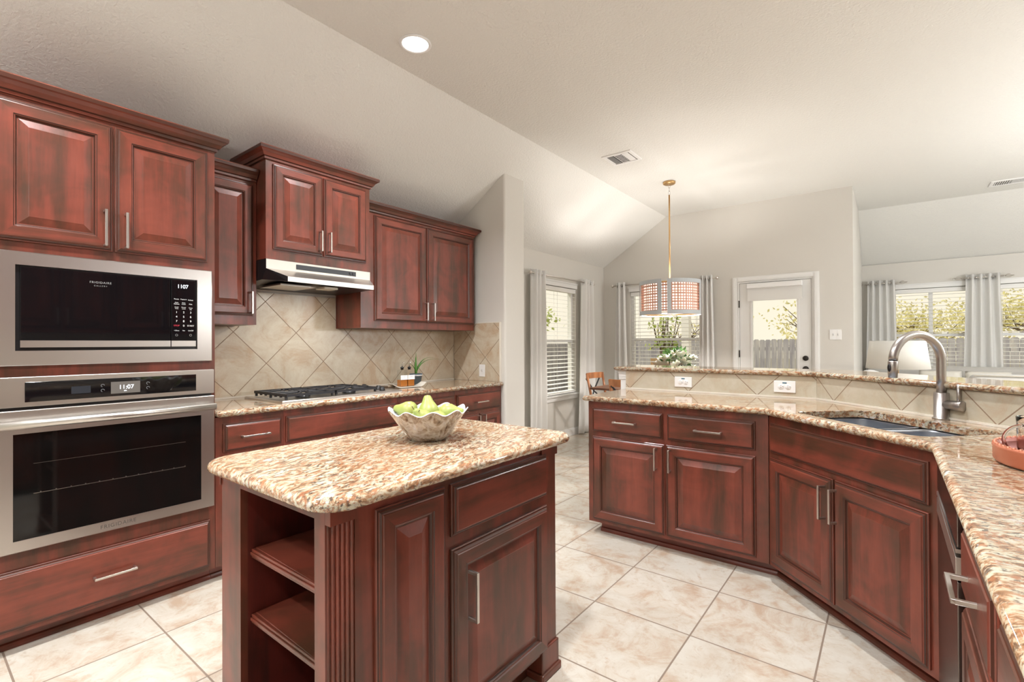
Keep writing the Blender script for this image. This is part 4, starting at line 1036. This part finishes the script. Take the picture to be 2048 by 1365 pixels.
# ================================================================ copper tray and glass mug on the right counter
cpx = NT('hammered_copper'); n1 = cpx.noise(cpx.coords(), 8, 3); cpx.p(Base_Color=cpx.ramp(n1, [(.3, (.50, .155, .085)), (.7, (.62, .24, .14))]), Roughness=.38, Metallic=.35)
cpi = simple('copper_inside', (.33, .06, .03), .4, .3)
ty = thing('serving_tray', 'round terracotta-red tray with a beaded rim on the right counter', 'tray', (.452, 1.985, .9145))
m = MB(); R_ = .212
m.lathe([(0, 0), (.196, 0), (.206, .004), (R_, .012), (R_, .043), (.214, .048), (.212, .054), (.205, .056)], 72, 0, caps=False); m.lathe([(.205, .056), (.196, .053), (.192, .046), (.190, .012), (.182, .008), (0, .008)], 72, 1, caps=False)
m.build('tray_body', [cpx.mat, cpi], ty, recalc=False)
m = MB()
for k in range(64):
    a = 2*PI*k/64; m.ell((.206*math.cos(a), .206*math.sin(a), .054), (.0065, .0065, .005), 8, m=6)
m.build('beaded_rim', cpx.mat, ty)
GLS = NT('mug_glass'); GLS.p(Base_Color=(.98, .95, .93), Roughness=.0, Transmission_Weight=1.0, IOR=1.45)
mg = thing('glass_mug', 'clear glass mug with a big loop handle standing in the red tray', 'mug', (.338, 2.060, .9230))
m = MB(); m.lathe([(0, 0), (.030, 0), (.034, .004), (.038, .03), (.039, .10), (.040, .118), (.0385, .1195), (.037, .118), (.036, .10), (.035, .03), (.030, .008), (0, .007)], 40); m.build('mug_body', GLS.mat, mg)
hx, hy = -.79, -.613
m = MB(); m.tube([(hx*(.037+.056*math.sin(t)), hy*(.037+.056*math.sin(t)), .055+.040*math.cos(t)*1.0) for t in [PI*q/18 for q in range(19)]], .0048, 12); m.build('handle', GLS.mat, mg)
# ================================================================ drum pendant over the dining table
PX, PY = -1.905, 5.308
pd = thing('drum_pendant', 'drum pendant lamp with grey frame panels and pink lattice shade hanging over the dining table', 'pendant lamp', (PX, PY, 1.57))
GOLD = simple('brushed_gold', (.66, .42, .19), .3, .9); GFR = simple('whitewashed_grey_frame', (.50, .53, .56), .55); LAT = simple('rose_lattice', (.62, .33, .24), .45)
Rp, hp = .318, .372; zt = CZ-1.57
m = MB(); m.lathe([(0, zt-.028), (.055, zt-.028), (.066, zt-.022), (.068, zt-.002), (0, zt-.002)], 32); m.build('canopy', GOLD, pd)
m = MB()
for k, z in enumerate((zt-.045, zt-.085, zt-.125)):
    a = PI/2*(k % 2); m.tube([(.012*math.cos(q)*math.cos(a), .012*math.cos(q)*math.sin(a), z+.024*math.sin(q)) for q in [2*PI*i/16 for i in range(16)]], .0028, 8, closed=True)
m.build('chain', CHROME, pd)
m = MB(); m.tube([(0, 0, .36), (0, 0, zt-.145)], .0085, 14); m.lathe([(0, .33), (.02, .33), (.02, .36), (0, .36)], 16); m.build('rod', GOLD, pd)
def arc_panel(m, r, a0, a1, z0, z1, th=.008, mi=0, n=None):
    n = n or max(2, int((a1-a0)/.08)); vs = []
    for i in range(n+1):
        a = a0+(a1-a0)*i/n; c_, s_ = math.cos(a), math.sin(a)
        vs += [(r*c_, r*s_, z0), ((r+th)*c_, (r+th)*s_, z0), ((r+th)*c_, (r+th)*s_, z1), (r*c_, r*s_, z1)]
    fs = [(i*4+k, i*4+(k+1) % 4, i*4+4+(k+1) % 4, i*4+4+k) for i in range(n) for k in range(4)]+[(3, 2, 1, 0), tuple(n*4+k for k in range(4))]
    m.add(vs, fs, mi)
fa0 = math.atan2(-5.308, 1.905)   # angle towards the camera
for k in range(4):
    m = MB(); c0 = fa0+math.radians(-10)+PI/2*k; a0, a1 = c0+math.radians(5), c0+PI/2-math.radians(5); fwid = .042; da = fwid/Rp
    arc_panel(m, Rp, a0, a1, 0, fwid); arc_panel(m, Rp, a0, a1, hp-fwid, hp); arc_panel(m, Rp, a0, a0+da, fwid, hp-fwid); arc_panel(m, Rp, a1-da, a1, fwid, hp-fwid)
    m.build('frame_panel', GFR, pd)
for z in (.020, hp-.030):
    m = MB(); m.tube([((Rp-.006)*math.cos(q), (Rp-.006)*math.sin(q), z) for q in [2*PI*i/72 for i in range(72)]], .006, 8, closed=True); m.build('hoop', GOLD, pd)
m = MB(); rl = Rp-.016; nl = 64
for k in range(nl):
    a = 2*PI*k/nl; arc_panel(m, rl, a, a+.034 if k % 3 else a+.05, .03, hp-.035, .0025, n=1)
for k in range(11):
    z = .034+k*.0295; arc_panel(m, rl+.003, 0, 2*PI, z, z+(.011 if k % 3 else .016), .0025, n=72)
m.build('lattice_shade', LAT, pd)
GLOW = emit('lit_shade', (1, .72, .58), 1.9)
m = MB(); m.lathe([(rl-.02, .03), (rl-.02, hp-.03)], 64); 
for i in (-1, -2):
    m.f.pop(); m.m.pop(); m.sm.pop()
m.build('lit_liner', GLOW, pd, recalc=False)
m = MB(); m.tube([(-.30, 0, .345), (.30, 0, .345)], .006, 8); m.tube([(0, -.30, .345), (0, .30, .345)], .006, 8); m.build('cross_bars', GOLD, pd)
for k in range(3):
    a = 2*PI*k/3; m = MB(); m.lathe([(.011, .16), (.011, .24), (.006, .245), (.016, .262), (.014, .285), (0, .305)], 14, c=(.10*math.cos(a), .10*math.sin(a), 0)); m.build('candle_bulb', EMIT_LAMP, pd)
    m = MB(); m.tube([(0, 0, .345), (.05*math.cos(a), .05*math.sin(a), .16), (.10*math.cos(a), .10*math.sin(a), .16)], .005, 8); m.build('lamp_arm', GOLD, pd)
def lamp_light(name, kind, loc, watts, col=(1, .95, .88), size=.14, parent=None, spread=None, rot=(0, 0, 0)):
    l = bpy.data.lights.new(name, kind); l.energy = watts; l.color = col
    if kind == 'AREA':
        l.shape = 'DISK'; l.size = size
        if spread: l.spread = spread
    else: l.shadow_soft_size = size
    o = bpy.data.objects.new(name, l); C.objects.link(o); o.location = loc; o.rotation_euler = rot
    if parent: o.parent = parent
    return o
lamp_light('pendant_light', 'POINT', (0, 0, .17), 62, (1, .94, .88), .06, pd)
# ================================================================ recessed ceiling cans
LENS = emit('can_lens', (1, .97, .92), 9)
def can(x, y, watts=CAN_W, label=None, shown=False):
    t = thing('recessed_light', label or 'round recessed light added outside the picture to light the room', 'ceiling light', (x, y, CZ), 0, None if shown else 'recessed lights added outside the picture')
    m = MB(); m.lathe([(.080, -.001), (.095, -.001), (.094, -.006), (.080, -.008), (.076, -.003)], 40); m.build('trim_ring', WPLAST, t)
    m = MB(); m.lathe([(0, -.0035), (.0785, -.0035), (.0785, -.0015), (0, -.0015)], 40); m.build('lens', LENS, t)
    lamp_light('can_light', 'AREA', (0, 0, -.012), watts, (.985, .99, 1), .15, t, math.radians(135))
can(-2.205, 1.918, CAN_W, 'bright round recessed light in the flat ceiling beside the vault crease', True)
for (x, y, k) in ((-2.205, .25, 1), (-2.205, -1.3, 1.), (-.75, .75, 1.1), (-.55, -1.0, 1.1), (-.45, 2.55, .9), (2.6, 2.4, .9), (2.6, 5.2, .9), (1.55, 5.0, .7)):  # unseen cans added to light the kitchen and living room
    can(x, y, CAN_W*k)
def globe(x, y, z, watts, label):  # unseen glowing globes added to brighten walls and ceiling
    t = thing('fill_globe_light', label, 'ceiling light', (x, y, z), 0, 'fill globes added outside the picture')
    m = MB(); m.tube([(0, 0, .15), (0, 0, CZ-z-.02)], .008, 10); m.build('stem', NICKEL, t)
    m = MB(); m.lathe([(0, CZ-z-.02), (.06, CZ-z-.02), (.06, CZ-z-.001), (0, CZ-z-.001)], 24); m.build('canopy', NICKEL, t)
    m = MB(); m.ell((0, 0, 0), (.15, .15, .15), 24); gm = m.build('globe', emit('fill_globe_glass_%d' % watts, (.985, .99, 1), watts), t)
globe(-1.3, -1.9, 2.35, 46, 'glowing globe added behind the camera to brighten the kitchen')
globe(2.30, 5.3, 1.75, 95, 'glowing globe added out of view to brighten the living room near the side table')
globe(3.1, 6.2, 1.75, 80, 'glowing globe added out of view to brighten the far sofa side')
globe(2.7, 3.5, 1.9, 72, 'glowing globe added right of the picture to brighten the living room')
# ================================================================ ceiling vents
def vent(x, y, w_, d_, label):
    t = thing('ceiling_vent', label, 'ceiling vent', (x, y, CZ), 0, 'ceiling vents')
    m = MB(); m.rings([[(-w_/2+i, -d_/2+i, z), (w_/2-i, -d_/2+i, z), (w_/2-i, d_/2-i, z), (-w_/2+i, d_/2-i, z)] for i, z in ((0, -.001), (.004, -.008), (.030, -.010), (.032, -.004))], None, True, True)
    m.build('frame', WPLAST, t)
    iw = (w_-.07)/3
    for k in range(3):
        s = MB(); x0 = -w_/2+.035+k*iw
        s.box(x0+.003, x0+iw-.003, -d_/2+.034, d_/2-.034, -.0052, -.0042, 1)
        n = 7
        for j in range(n):
            if k == 1:
                yy = -d_/2+.045+j*(d_-.09)/(n-1); s.box(x0+.004, x0+iw-.004, yy-.007, yy+.005, -.0085, -.0070)
            else:
                xx = x0+.012+j*(iw-.024)/(n-1); sl = .002
                s.add([(xx-.005, -d_/2+.036, -.006), (xx+.003, -d_/2+.036, -.010), (xx+.003, d_/2-.036, -.010), (xx-.005, d_/2-.036, -.006)] if k == 0 else [(xx-.003, -d_/2+.036, -.010), (xx+.003, -d_/2+.036, -.006), (xx+.003, d_/2-.036, -.006), (xx-.003, d_/2-.036, -.010)], [(0, 1, 2, 3)], 0)
        s.build('louver_bank', [WPLAST, simple('vent_dark', (.06, .06, .055), .7)], t, recalc=False)
vent(-2.012, 4.330, .295, .285, 'square white ceiling vent near the pendant in the dining nook')
vent(1.16, 7.67, .48, .24, 'long white ceiling vent over the living room near the right picture edge')
# ================================================================ dining nook
TX, TY = -1.93, 5.32
TY = 5.32
tb = thing('dining_table', 'rectangular brown dining table under the drum pendant', 'table', (-1.90, TY, 0))
TWD = wood('walnut_top', (2, 14, 14), (.20, .085, .045), (.09, .035, .018), .3)
m = MB(); m.box(-.80, .80, -.40, .40, .735, .76); m.build('tabletop', TWD, tb, bevel=.004)
m = MB(); m.box(-.60, .60, -.03, .03, .30, .36); m.build('stretcher', TWD, tb)
for s in (-1, 1):
    m = MB(); m.box(s*.42-.04, s*.42+.04, -.30, .30, 0, .05); m.box(s*.42-.03, s*.42+.03, -.06, .06, .05, .7); m.box(s*.42-.035, s*.42+.035, -.30, .30, .70, .7345); m.build('trestle', TWD, tb, bevel=.003)
CW_ = wood('oak_orange', (8, 8, 1.2), (.42, .17, .065), (.25, .09, .035), .3)
GM = simple('dark_grey_metal', (.05, .055, .06), .4, .6)
def xchair(x, y, rz, label, first=None):
    if first:
        r = copy_tree(first); r.location = (x, y, 0); r.rotation_euler = (0, 0, rz); r['label'] = label; return r
    t = thing('dining_chair', label, 'chair', (x, y, 0), rz, 'cross back dining chairs around the table')
    m = MB(); m.add([], []); q = round_corner([(-.21, -.21), (.21, -.21), (.19, .21), (-.19, .21)], [0, 1, 2, 3], .05, 5)
    n = len(q); m.add([(a, b, .45) for a, b in q]+[(a, b, .48) for a, b in q], [tuple(range(n-1, -1, -1)), tuple(range(n, 2*n))]+[(i, (i+1) % n, n+(i+1) % n, n+i) for i in range(n)]); m.build('seat', CW_, t, bevel=.006)
    for s in (-1, 1):
        m = MB(); m.tube([(s*.17, -.17, .45), (s*.19, -.20, 0)], [.017, .013], 10); m.build('leg', CW_, t)
        m = MB(); m.tube([(s*.20, .23, 0), (s*.185, .19, .45), (s*.195, .215, .65), (s*.205, .26, .885)], [.014, .017, .016, .015], 12); m.build('leg', CW_, t)
    m = MB(); vs = []
    for i in range(13):
        u = -1+i/6; xx = .205*u; yy = .262+.055*(1-u*u)
        vs += [(xx, yy-.010, .815), (xx, yy+.010, .815), (xx, yy+.010, .890), (xx, yy-.010, .890)]
    m.add(vs, [(i*4+k, i*4+(k+1) % 4, i*4+4+(k+1) % 4, i*4+4+k) for i in range(12) for k in range(4)]+[(3, 2, 1, 0), (48, 49, 50, 51)], 0); m.build('top_rail', CW_, t)
    for s in (-1, 1):
        m = MB(); m.tube([(s*.185, .205, .50), (0, .275, .66), (-s*.175, .285, .82)], .010, 8); m.build('cross_brace', GM, t)
    return t
c1 = xchair(-2.70, 5.53, PI/2, 'orange-brown cross back chair at the left end of the dining table, past the peninsula')
xchair(-2.10, 4.89, PI, 'orange-brown cross back chair on the kitchen side of the table, beside the bar end', c1)
xchair(-1.98, 5.80, 0.0, 'orange-brown cross back chair between the table and the rear nook window', c1)
fl_ = thing('flower_arrangement', 'bunch of white roses with green leaves on the dining table', 'flowers', (TX+.075, TY-.02, .7605))
m = MB(); m.lathe([(0, 0), (.06, 0), (.075, .02), (.085, .12), (.07, .19), (.075, .21), (.068, .21), (.062, .19), (0, .185)], 28); m.build('vase', simple('white_vase', (.75, .75, .73), .3), fl_)
RO = simple('rose_white', (.80, .80, .70), .6, 0, Subsurface_Weight=.1)
GRN = NT('leaf_green'); g1 = GRN.noise(GRN.coords(), 15, 3); GRN.p(Base_Color=GRN.ramp(g1, [(.35, (.03, .10, .02)), (.7, (.12, .26, .06))]), Roughness=.5)
rnd = random.Random(3)
def rose(p, r):
    m = MB()
    for ring, (n_, rr, tilt, s) in enumerate(((3, .25, .25, .55), (5, .5, .55, .75), (6, .8, .95, .85), (7, 1.0, 1.3, .9))):
        for k in range(n_):
            a = 2*PI*k/n_+ring*.7; c_ = Vector((math.cos(a), math.sin(a), 0)); sd_ = Vector((-c_.y, c_.x, 0))
            base = Vector((0, 0, -.35*r)); up = Vector((0, 0, 1))*math.cos(tilt)+c_*math.sin(tilt)
            vs = []
            for i in range(5):
                for j in range(5):
                    u, v_ = (j-2)/2, i/4; wd = s*r*math.sin(PI*(.15+.75*v_))*.75
                    q = base+c_*rr*r*.35+up*(v_*r*1.15)+sd_*u*wd+c_*(v_**2*r*.25-(1-u*u)*-.08*r)+up*(-.12*r*u*u)
                    vs.append(q)
            m.add(vs, [(i*5+j, i*5+j+1, i*5+j+6, i*5+j+5) for i in range(4) for j in range(4)], 0, True)
    m.ell((0, 0, .15*r), (.35*r, .35*r, .45*r), 10)
    o = m.build('rose', RO, fl_, recalc=False); o.location = p; o.rotation_euler = (rnd.uniform(-.6, .6), rnd.uniform(-.6, .6), 0)
for p, r in [((-.13, -.05, .27), .062), ((-.06, -.08, .33), .055), ((.04, -.10, .27), .062), ((.12, -.03, .29), .06), ((.06, .02, .37), .055), ((-.05, .05, .36), .055), ((.16, .04, .34), .045), ((-.16, .04, .33), .048), ((.0, .10, .30), .055), ((.19, -.07, .25), .05), ((.0, -.02, .40), .04)]:
    rose(p, r)
m = MB()
for k in range(110):
    a = rnd.uniform(0, 2*PI); e_ = rnd.uniform(-.25, 1.15); R_ = rnd.uniform(.10, .215)
    p = Vector((R_*math.cos(a)*math.cos(e_), R_*math.sin(a)*math.cos(e_), .26+.17*math.sin(e_))); d = Vector((math.cos(a)*math.cos(e_), math.sin(a)*math.cos(e_), math.sin(e_)+.2)).normalized()
    s = d.cross(Vector((rnd.uniform(-1, 1), rnd.uniform(-1, 1), 1))).normalized(); L_ = rnd.uniform(.035, .07); w_ = L_*.3
    m.add([p, p+d*L_*.5+s*w_, p+d*L_, p+d*L_*.5-s*w_, p+d*L_*.5+d.cross(s)*w_*.3], [(0, 1, 4), (1, 2, 4), (2, 3, 4), (3, 0, 4)], 0)
for k in range(14):
    a = 2*PI*k/14; m.tube([(.02*math.cos(a), .02*math.sin(a), .15), (.06*math.cos(a), .06*math.sin(a), .30)], .003, 6)
tag_ = m.build('leaves', GRN.mat, fl_, recalc=False); tag_['kind'] = 'stuff'
# ================================================================ living room
def cushion_mesh(w_, d_, h_, n=14, p=2.6):
    m = MB(); vs = []; N = n
    for side in (1, -1):
        for i in range(N+1):
            for j in range(N+1):
                u, v_ = -1+2*i/N, -1+2*j/N; t = max(0, (1-abs(u)**p))*max(0, (1-abs(v_)**p))
                pin = 1-.05*(1-abs(u))*abs(v_)-.0
                vs.append((u*w_/2*(1-.06*(1-abs(v_)**2)*0), v_*d_/2, side*h_/2*t**.42))
    K = (N+1)**2
    for s_ in (0, 1):
        for i in range(N):
            for j in range(N):
                a = s_*K+i*(N+1)+j; q = (a, a+1, a+N+2, a+N+1); m.f.append(list(q if s_ == 0 else q[::-1])); m.m.append(0); m.sm.append(True)
    m.v += vs; return m
def sofa(x, y, rz, W_, label, D_=.90, Hb=.90):
    t = thing('sofa', label, 'sofa', (x, y, 0), rz, None)
    m = MB(); m.box(-W_/2, W_/2, -D_/2, D_/2, .12, .34); m.build('base', SOFA, t, bevel=.03, seg=3)
    m = MB(); m.box(-W_/2, W_/2, D_/2-.22, D_/2-.002, .341, Hb); m.build('back', SOFA, t, bevel=.07, seg=5)
    for s in (-1, 1): m = MB(); q = sorted((s*W_/2, s*(W_/2-.17))); m.box(q[0]+.001, q[1]-.001, -D_/2, D_/2-.225, .341, .63); m.build('arm', SOFA, t, bevel=.06, seg=4)
    n = 2 if W_ > 1.5 else 1; iw = (W_-.36)/n
    for k in range(n):
        m = MB(); x0 = -W_/2+.18+k*iw; m.box(x0+.004, x0+iw-.004, -D_/2, D_/2-.23, .342, .47); m.build('seat_cushion', SOFA, t, bevel=.035, seg=4)
    m = MB(); zt_ = Hb-.01; m.tube([(-W_/2+.03, D_/2-.01, zt_), (W_/2-.03, D_/2-.01, zt_)], .007, 8); m.build('back_piping', CREAM, t)
    for sx in (-1, 1):
        for sy in (-1, 1): m = MB(); m.lathe([(.018, 0), (.028, .119), (0, .1195)], 12, c=(sx*(W_/2-.08), sy*(D_/2-.08), 0)); m.build('leg', TWD, t)
    return t
sofa(.74, 8.43, 0, 1.95, 'grey sofa with cream pillows standing along the far living room windows', Hb=.93)
sofa(1.62, 7.10, PI, 1.95, 'grey sofa with piped back at the right picture edge, nearer than the other one', Hb=.935)
def pillow(x, y, z, rz, tilt, mat, label, s=.42):
    t = thing('throw_pillow', label, 'pillow', (x, y, z), rz, None)
    o = cushion_mesh(s, s, .15).build('pillow_cover', mat, t); o.location = (0, 0, s*.5); o.rotation_euler = (PI/2+tilt, 0, 0); return t
pillow(.53, 8.36, .474, 0, -.28, CREAM, 'cream pillow leaning on the far sofa, the left one seen through the faucet arch')
pillow(.98, 8.36, .474, 0, -.28, CREAM, 'cream pillow leaning on the far sofa, right of the faucet stem')
pillow(.125, 8.36, .474, .05, -.25, BLUE, 'pale blue pillow on the far sofa beside the gold lamp neck', .34)
pillow(-.34+.09, 7.60, .60, .4, -.1, CREAM, 'small white rounded pillow beside the partition wall edge') if False else None
ch = thing('armchair', 'white rounded armchair with its back beside the partition wall edge', 'armchair', (-.02, 6.35, 0), .5)
m = MB(); m.box(-.30, .30, -.30, .30, .14, .42); m.build('seat', CREAM, ch, bevel=.06, seg=4)
m = MB(); vs = []
for i in range(25):
    a = PI*i/24; cx_, cy_ = .33*math.cos(a), .08+.24*math.sin(a); hh = .60+.36*math.sin(a)**1.5; 
    for (k, z) in ((1.0, .16), (1.0, hh-.04), (.93, hh), (.82, hh-.04), (.80, .16)): vs.append((cx_*k, .05+(cy_-.05)*k, z))
m.add(vs, [(i*5+k, i*5+(k+1) % 5, i*5+5+(k+1) % 5, i*5+5+k) for i in range(24) for k in range(5)]+[(4, 3, 2, 1, 0), (120, 121, 122, 123, 124)], 0, True); m.build('back', simple('white_upholstery', (.78, .78, .77), .7), ch)
for sx in (-1, 1):
    for sy in (-1, 1): m = MB(); m.lathe([(.014, 0), (.02, .14), (0, .1405)], 10, c=(sx*.22, sy*.2, 0)); m.build('leg', TWD, ch)
et = thing('side_table', 'white round side table carrying the lamp behind the bar', 'table', (.065, 5.75, 0))
m = MB(); m.lathe([(0, .58), (.25, .58), (.255, .59), (.255, .60), (0, .605)], 40); m.build('table_top', WHITE, et)
m = MB(); m.lathe([(.16, 0), (.16, .015), (.03, .03), (.025, .3), (.03, .57), (.08, .5795), (0, .5795)], 24); m.build('pedestal', WHITE, et)
lp = thing('table_lamp', 'table lamp with wide white drum shade and gold neck seen through the faucet arch', 'lamp', (.065, 5.75, .6055))
m = MB(); m.lathe([(0, 0), (.07, 0), (.07, .012), (.02, .02), (.018, .08), (.05, .11), (.055, .17), (.02, .23), (.012, .26), (.012, .30), (.02, .31), (.012, .32), (.010, .50), (0, .50)], 28); m.build('lamp_base', GOLD, lp)
m = MB(); m.lathe([(.240, .412), (.208, .668)], 48); 
for i in (-1, -2): m.f.pop(); m.m.pop(); m.sm.pop()
o = m.build('lamp_shade', fabric('white_lamp_shade', (.84, .83, .79), trans=.35), lp, recalc=False); o.modifiers.new('t', 'SOLIDIFY').thickness = .002
# ================================================================ outside
GRASS = NT('dry_grass'); g1 = GRASS.noise(GRASS.coords(), 6, 5, .6); GRASS.p(Base_Color=GRASS.ramp(g1, [(.35, (.20, .19, .08)), (.7, (.42, .37, .22))]), Roughness=.9)
m = MB(); m.box(-60, -3.65, -15, 60, -.62, -.50); m.box(-3.65, 60, LY+.3, 60, -.62, -.5); m.box(-3.65, LX-.2, WY+.3, LY+.3, -.62, -.5); o = m.build('lawn', GRASS.mat); tag(o, 'dry grass yard outside the windows', 'grass', kind='stuff')
FEN = NT('weathered_cedar'); oi = FEN.n('ObjectInfo'); f1 = FEN.noise(FEN.coords(scale=(7, 7, .7)), 1.5, 4, .6, .3); 
FEN.p(Base_Color=FEN.ramp(f1, [(.35, (.26, .25, .30)), (.55, (.38, .37, .41)), (.7, (.50, .47, .47))]), Roughness=.85)
def fence(x0, y0, x1, y1, zt, label, z0=-.5, pw=.138):
    L_ = math.hypot(x1-x0, y1-y0); ang = math.atan2(y1-y0, x1-x0)
    t = thing('privacy_fence', label, 'fence', (x0, y0, z0), ang, 'weathered fences around the yard')
    rn = random.Random(int(L_*10)); m = MB(); n = int(L_/pw)
    for k in range(n):
        x = k*pw+.003; h = zt-z0+rn.uniform(-.012, .012); w_ = pw-.008; c_ = .028; th = .016; dy = rn.uniform(-.004, .004)
        prof = [(x, 0), (x+w_, 0), (x+w_, h-c_), (x+w_-c_, h), (x+c_, h), (x, h-c_)]
        m.add([(a, dy, b) for a, b in prof]+[(a, dy+th, b) for a, b in prof], [(5, 4, 3, 2, 1, 0), (6, 7, 8, 9, 10, 11)]+[(i, (i+1) % 6, 6+(i+1) % 6, 6+i) for i in range(6)])
    m.build('picket_boards', FEN.mat, t)
    m = MB()
    for z in (.25, .95, 1.55): m.box(0, L_, .022, .06, z, z+.09)
    m.build('rails', FEN.mat, t)
fence(-8.5, 14.2, 9.0, 14.2, 1.34, 'weathered grey picket fence seen through the back door and rear windows')
fence(-8.5, -2.0, -8.5, 14.15, 1.26, 'weathered picket fence seen through the left side window of the nook')
pp_ = thing('porch_post', 'white porch post seen through the rear nook window', 'post', (-2.93, 9.0, -.5))
m = MB(); m.box(-.07, .07, -.07, .07, 0, 3.2); m.box(-.09, .09, -.09, .09, 0, .15); m.build('post_shaft', WHITE, pp_, bevel=.006)
LEAFS = []
for i, (a, b) in enumerate((((.42, .42, .16), (.78, .72, .38)), ((.22, .32, .07), (.55, .62, .20)))):
    LM = NT('foliage_%s' % ('olive', 'bright')[i]); g1 = LM.noise(LM.coords(), .9, 3, .6); LM.p(Base_Color=LM.ramp(g1, [(.35, a), (.65, b)]), Roughness=.6)
    tl = LM.n('BsdfTranslucent', {0: b}); mx = LM.n('MixShader', {0: .45}); LM.t.links.new(LM.b.outputs[0], mx.inputs[1]); LM.t.links.new(tl.outputs[0], mx.inputs[2]); LM.t.links.new(mx.outputs[0], LM.out.inputs[0]); LEAFS.append(LM.mat)
BARK = simple('tree_bark', (.14, .10, .07), .9)
def tree(x, y, z0, h, r, label, kind=0, n=1500, seed=1, group='trees beyond the fence'):
    rn = random.Random(seed); t = thing('yard_tree', label, 'tree', (x, y, z0+.01), 0, group)
    m = MB(); tips = []
    m.tube([(0, 0, 0), (.05, .02, h*.25), (-.05, .05, h*.45)], [.12, .10, .08], 8)
    for k in range(9):
        a = rn.uniform(0, 2*PI); e_ = rn.uniform(.2, 1.2); L_ = r*rn.uniform(.55, .95)
        b0 = Vector((0, 0, h*rn.uniform(.3, .5))); b2 = b0+Vector((math.cos(a)*math.cos(e_)*L_, math.sin(a)*math.cos(e_)*L_, math.sin(e_)*min(L_, h*.45))); b1 = (b0+b2)/2+Vector((rn.uniform(-.1, .1)*r, rn.uniform(-.1, .1)*r, .05*h))
        m.tube([b0, b1, b2], [.05, .03, .012], 6, caps=False); tips += [b1, b2, b2]
        for q in range(2):
            b3 = b1+Vector((rn.uniform(-.4, .4)*r, rn.uniform(-.4, .4)*r, rn.uniform(0, .25)*h)); m.tube([b1, b3], [.02, .008], 5, caps=False); tips.append(b3)
    m.build('trunk', BARK, t, recalc=False)
    f = MB()
    for k in range(n):
        c_ = rn.choice(tips); p = c_+Vector((rn.gauss(0, 1), rn.gauss(0, 1), rn.gauss(0, .7)))*r*.20
        p.z = max(p.z, .25); s = rn.uniform(.035, .075)*(1+r*.12); a = Vector((rn.uniform(-1, 1), rn.uniform(-1, 1), rn.uniform(-1, 1))).normalized(); b = a.cross(Vector((rn.uniform(-1, 1), rn.uniform(-1, 1), rn.uniform(-1, 1)))).normalized()
        f.add([p-a*s, p+b*s*.5, p+a*s, p-b*s*.5], [(0, 1, 2, 3)], 0)
    f.build('crown', LEAFS[kind], t, recalc=False)
tree(-7.4, 9.3, -.5, 3.9, 1.2, 'bright green tree seen through the left side window of the nook', 1, 2600, 5)
tree(-4.65, 12.6, -.5, 3.7, .42, 'small yellow-green tree in the middle of the rear nook window', 1, 420, 6)
tree(-2.0, 19.5, -.5, 3.7, 1.9, 'sparse olive tree with bare branches seen through the back door glass', 0, 620, 7)
tree(-7.4, 22.0, -.5, 3.0, 1.8, 'sparse low olive tree beyond the fence left of the porch post', 0, 300, 8)
tree(1.0, 24.0, -.5, 3.2, 2.3, 'olive green tree seen in the living room window left of the mullion', 0, 2600, 9)
tree(5.2, 31.0, -.5, 4.4, 3.0, 'olive green tree seen right of the window mullion between the living curtains', 0, 3800, 10)
tree(6.9, 21.0, -.5, 4.1, 2.2, 'olive green tree seen in the right living room window', 0, 3400, 11)
hs = thing('neighbour_house', 'brown gabled house beyond the fence in the right living room window', 'house', (14.0, 37.0, -.5))
m = MB(); m.box(-5, 5, -3, 3, 0, 2.3); m.build('wall', simple('tan_brick', (.52, .33, .24), .9), hs)
m = MB(); m.add([(-5.4, -3.4, 2.3), (5.4, -3.4, 2.3), (5.4, 3.4, 2.3), (-5.4, 3.4, 2.3), (-2.5, 0, 4.0), (2.5, 0, 4.0)], [(3, 2, 1, 0), (0, 1, 5, 4), (1, 2, 5), (2, 3, 4, 5), (3, 0, 4)]); m.build('roof', simple('brown_shingle', (.36, .20, .14), .9), hs)
for x in (-3, 0, 3): m = MB(); m.box(x-.5, x+.5, -3.06, -3.001, .8, 1.9); m.build('window', WHITE, hs)
yc = thing('garden_chair', 'tan garden chair outside the rear nook window', 'chair', (-2.95, 8.0, -.02), .4)
m = MB(); m.box(-.24, .24, -.22, .22, .40, .44); m.build('seat', CREAM, yc); m = MB(); m.box(-.24, .24, .20, .23, .44, 1.02); m.build('backrest', simple('tan_wicker', (.55, .36, .20), .7), yc)
for sx in (-1, 1):
    for sy in (-1, 1): m = MB(); m.box(sx*.21-.015, sx*.21+.015, sy*.19-.015, sy*.19+.015, 0, .3995); m.build('leg', TWD, yc)
m = MB(); m.box(-3.6, LX-.2, WY+.2, 9.4, -.5, -.02); o = m.build('patio_slab', simple('concrete', (.52, .49, .45), .85)); tag(o, 'concrete patio slab outside the back door', 'patio')
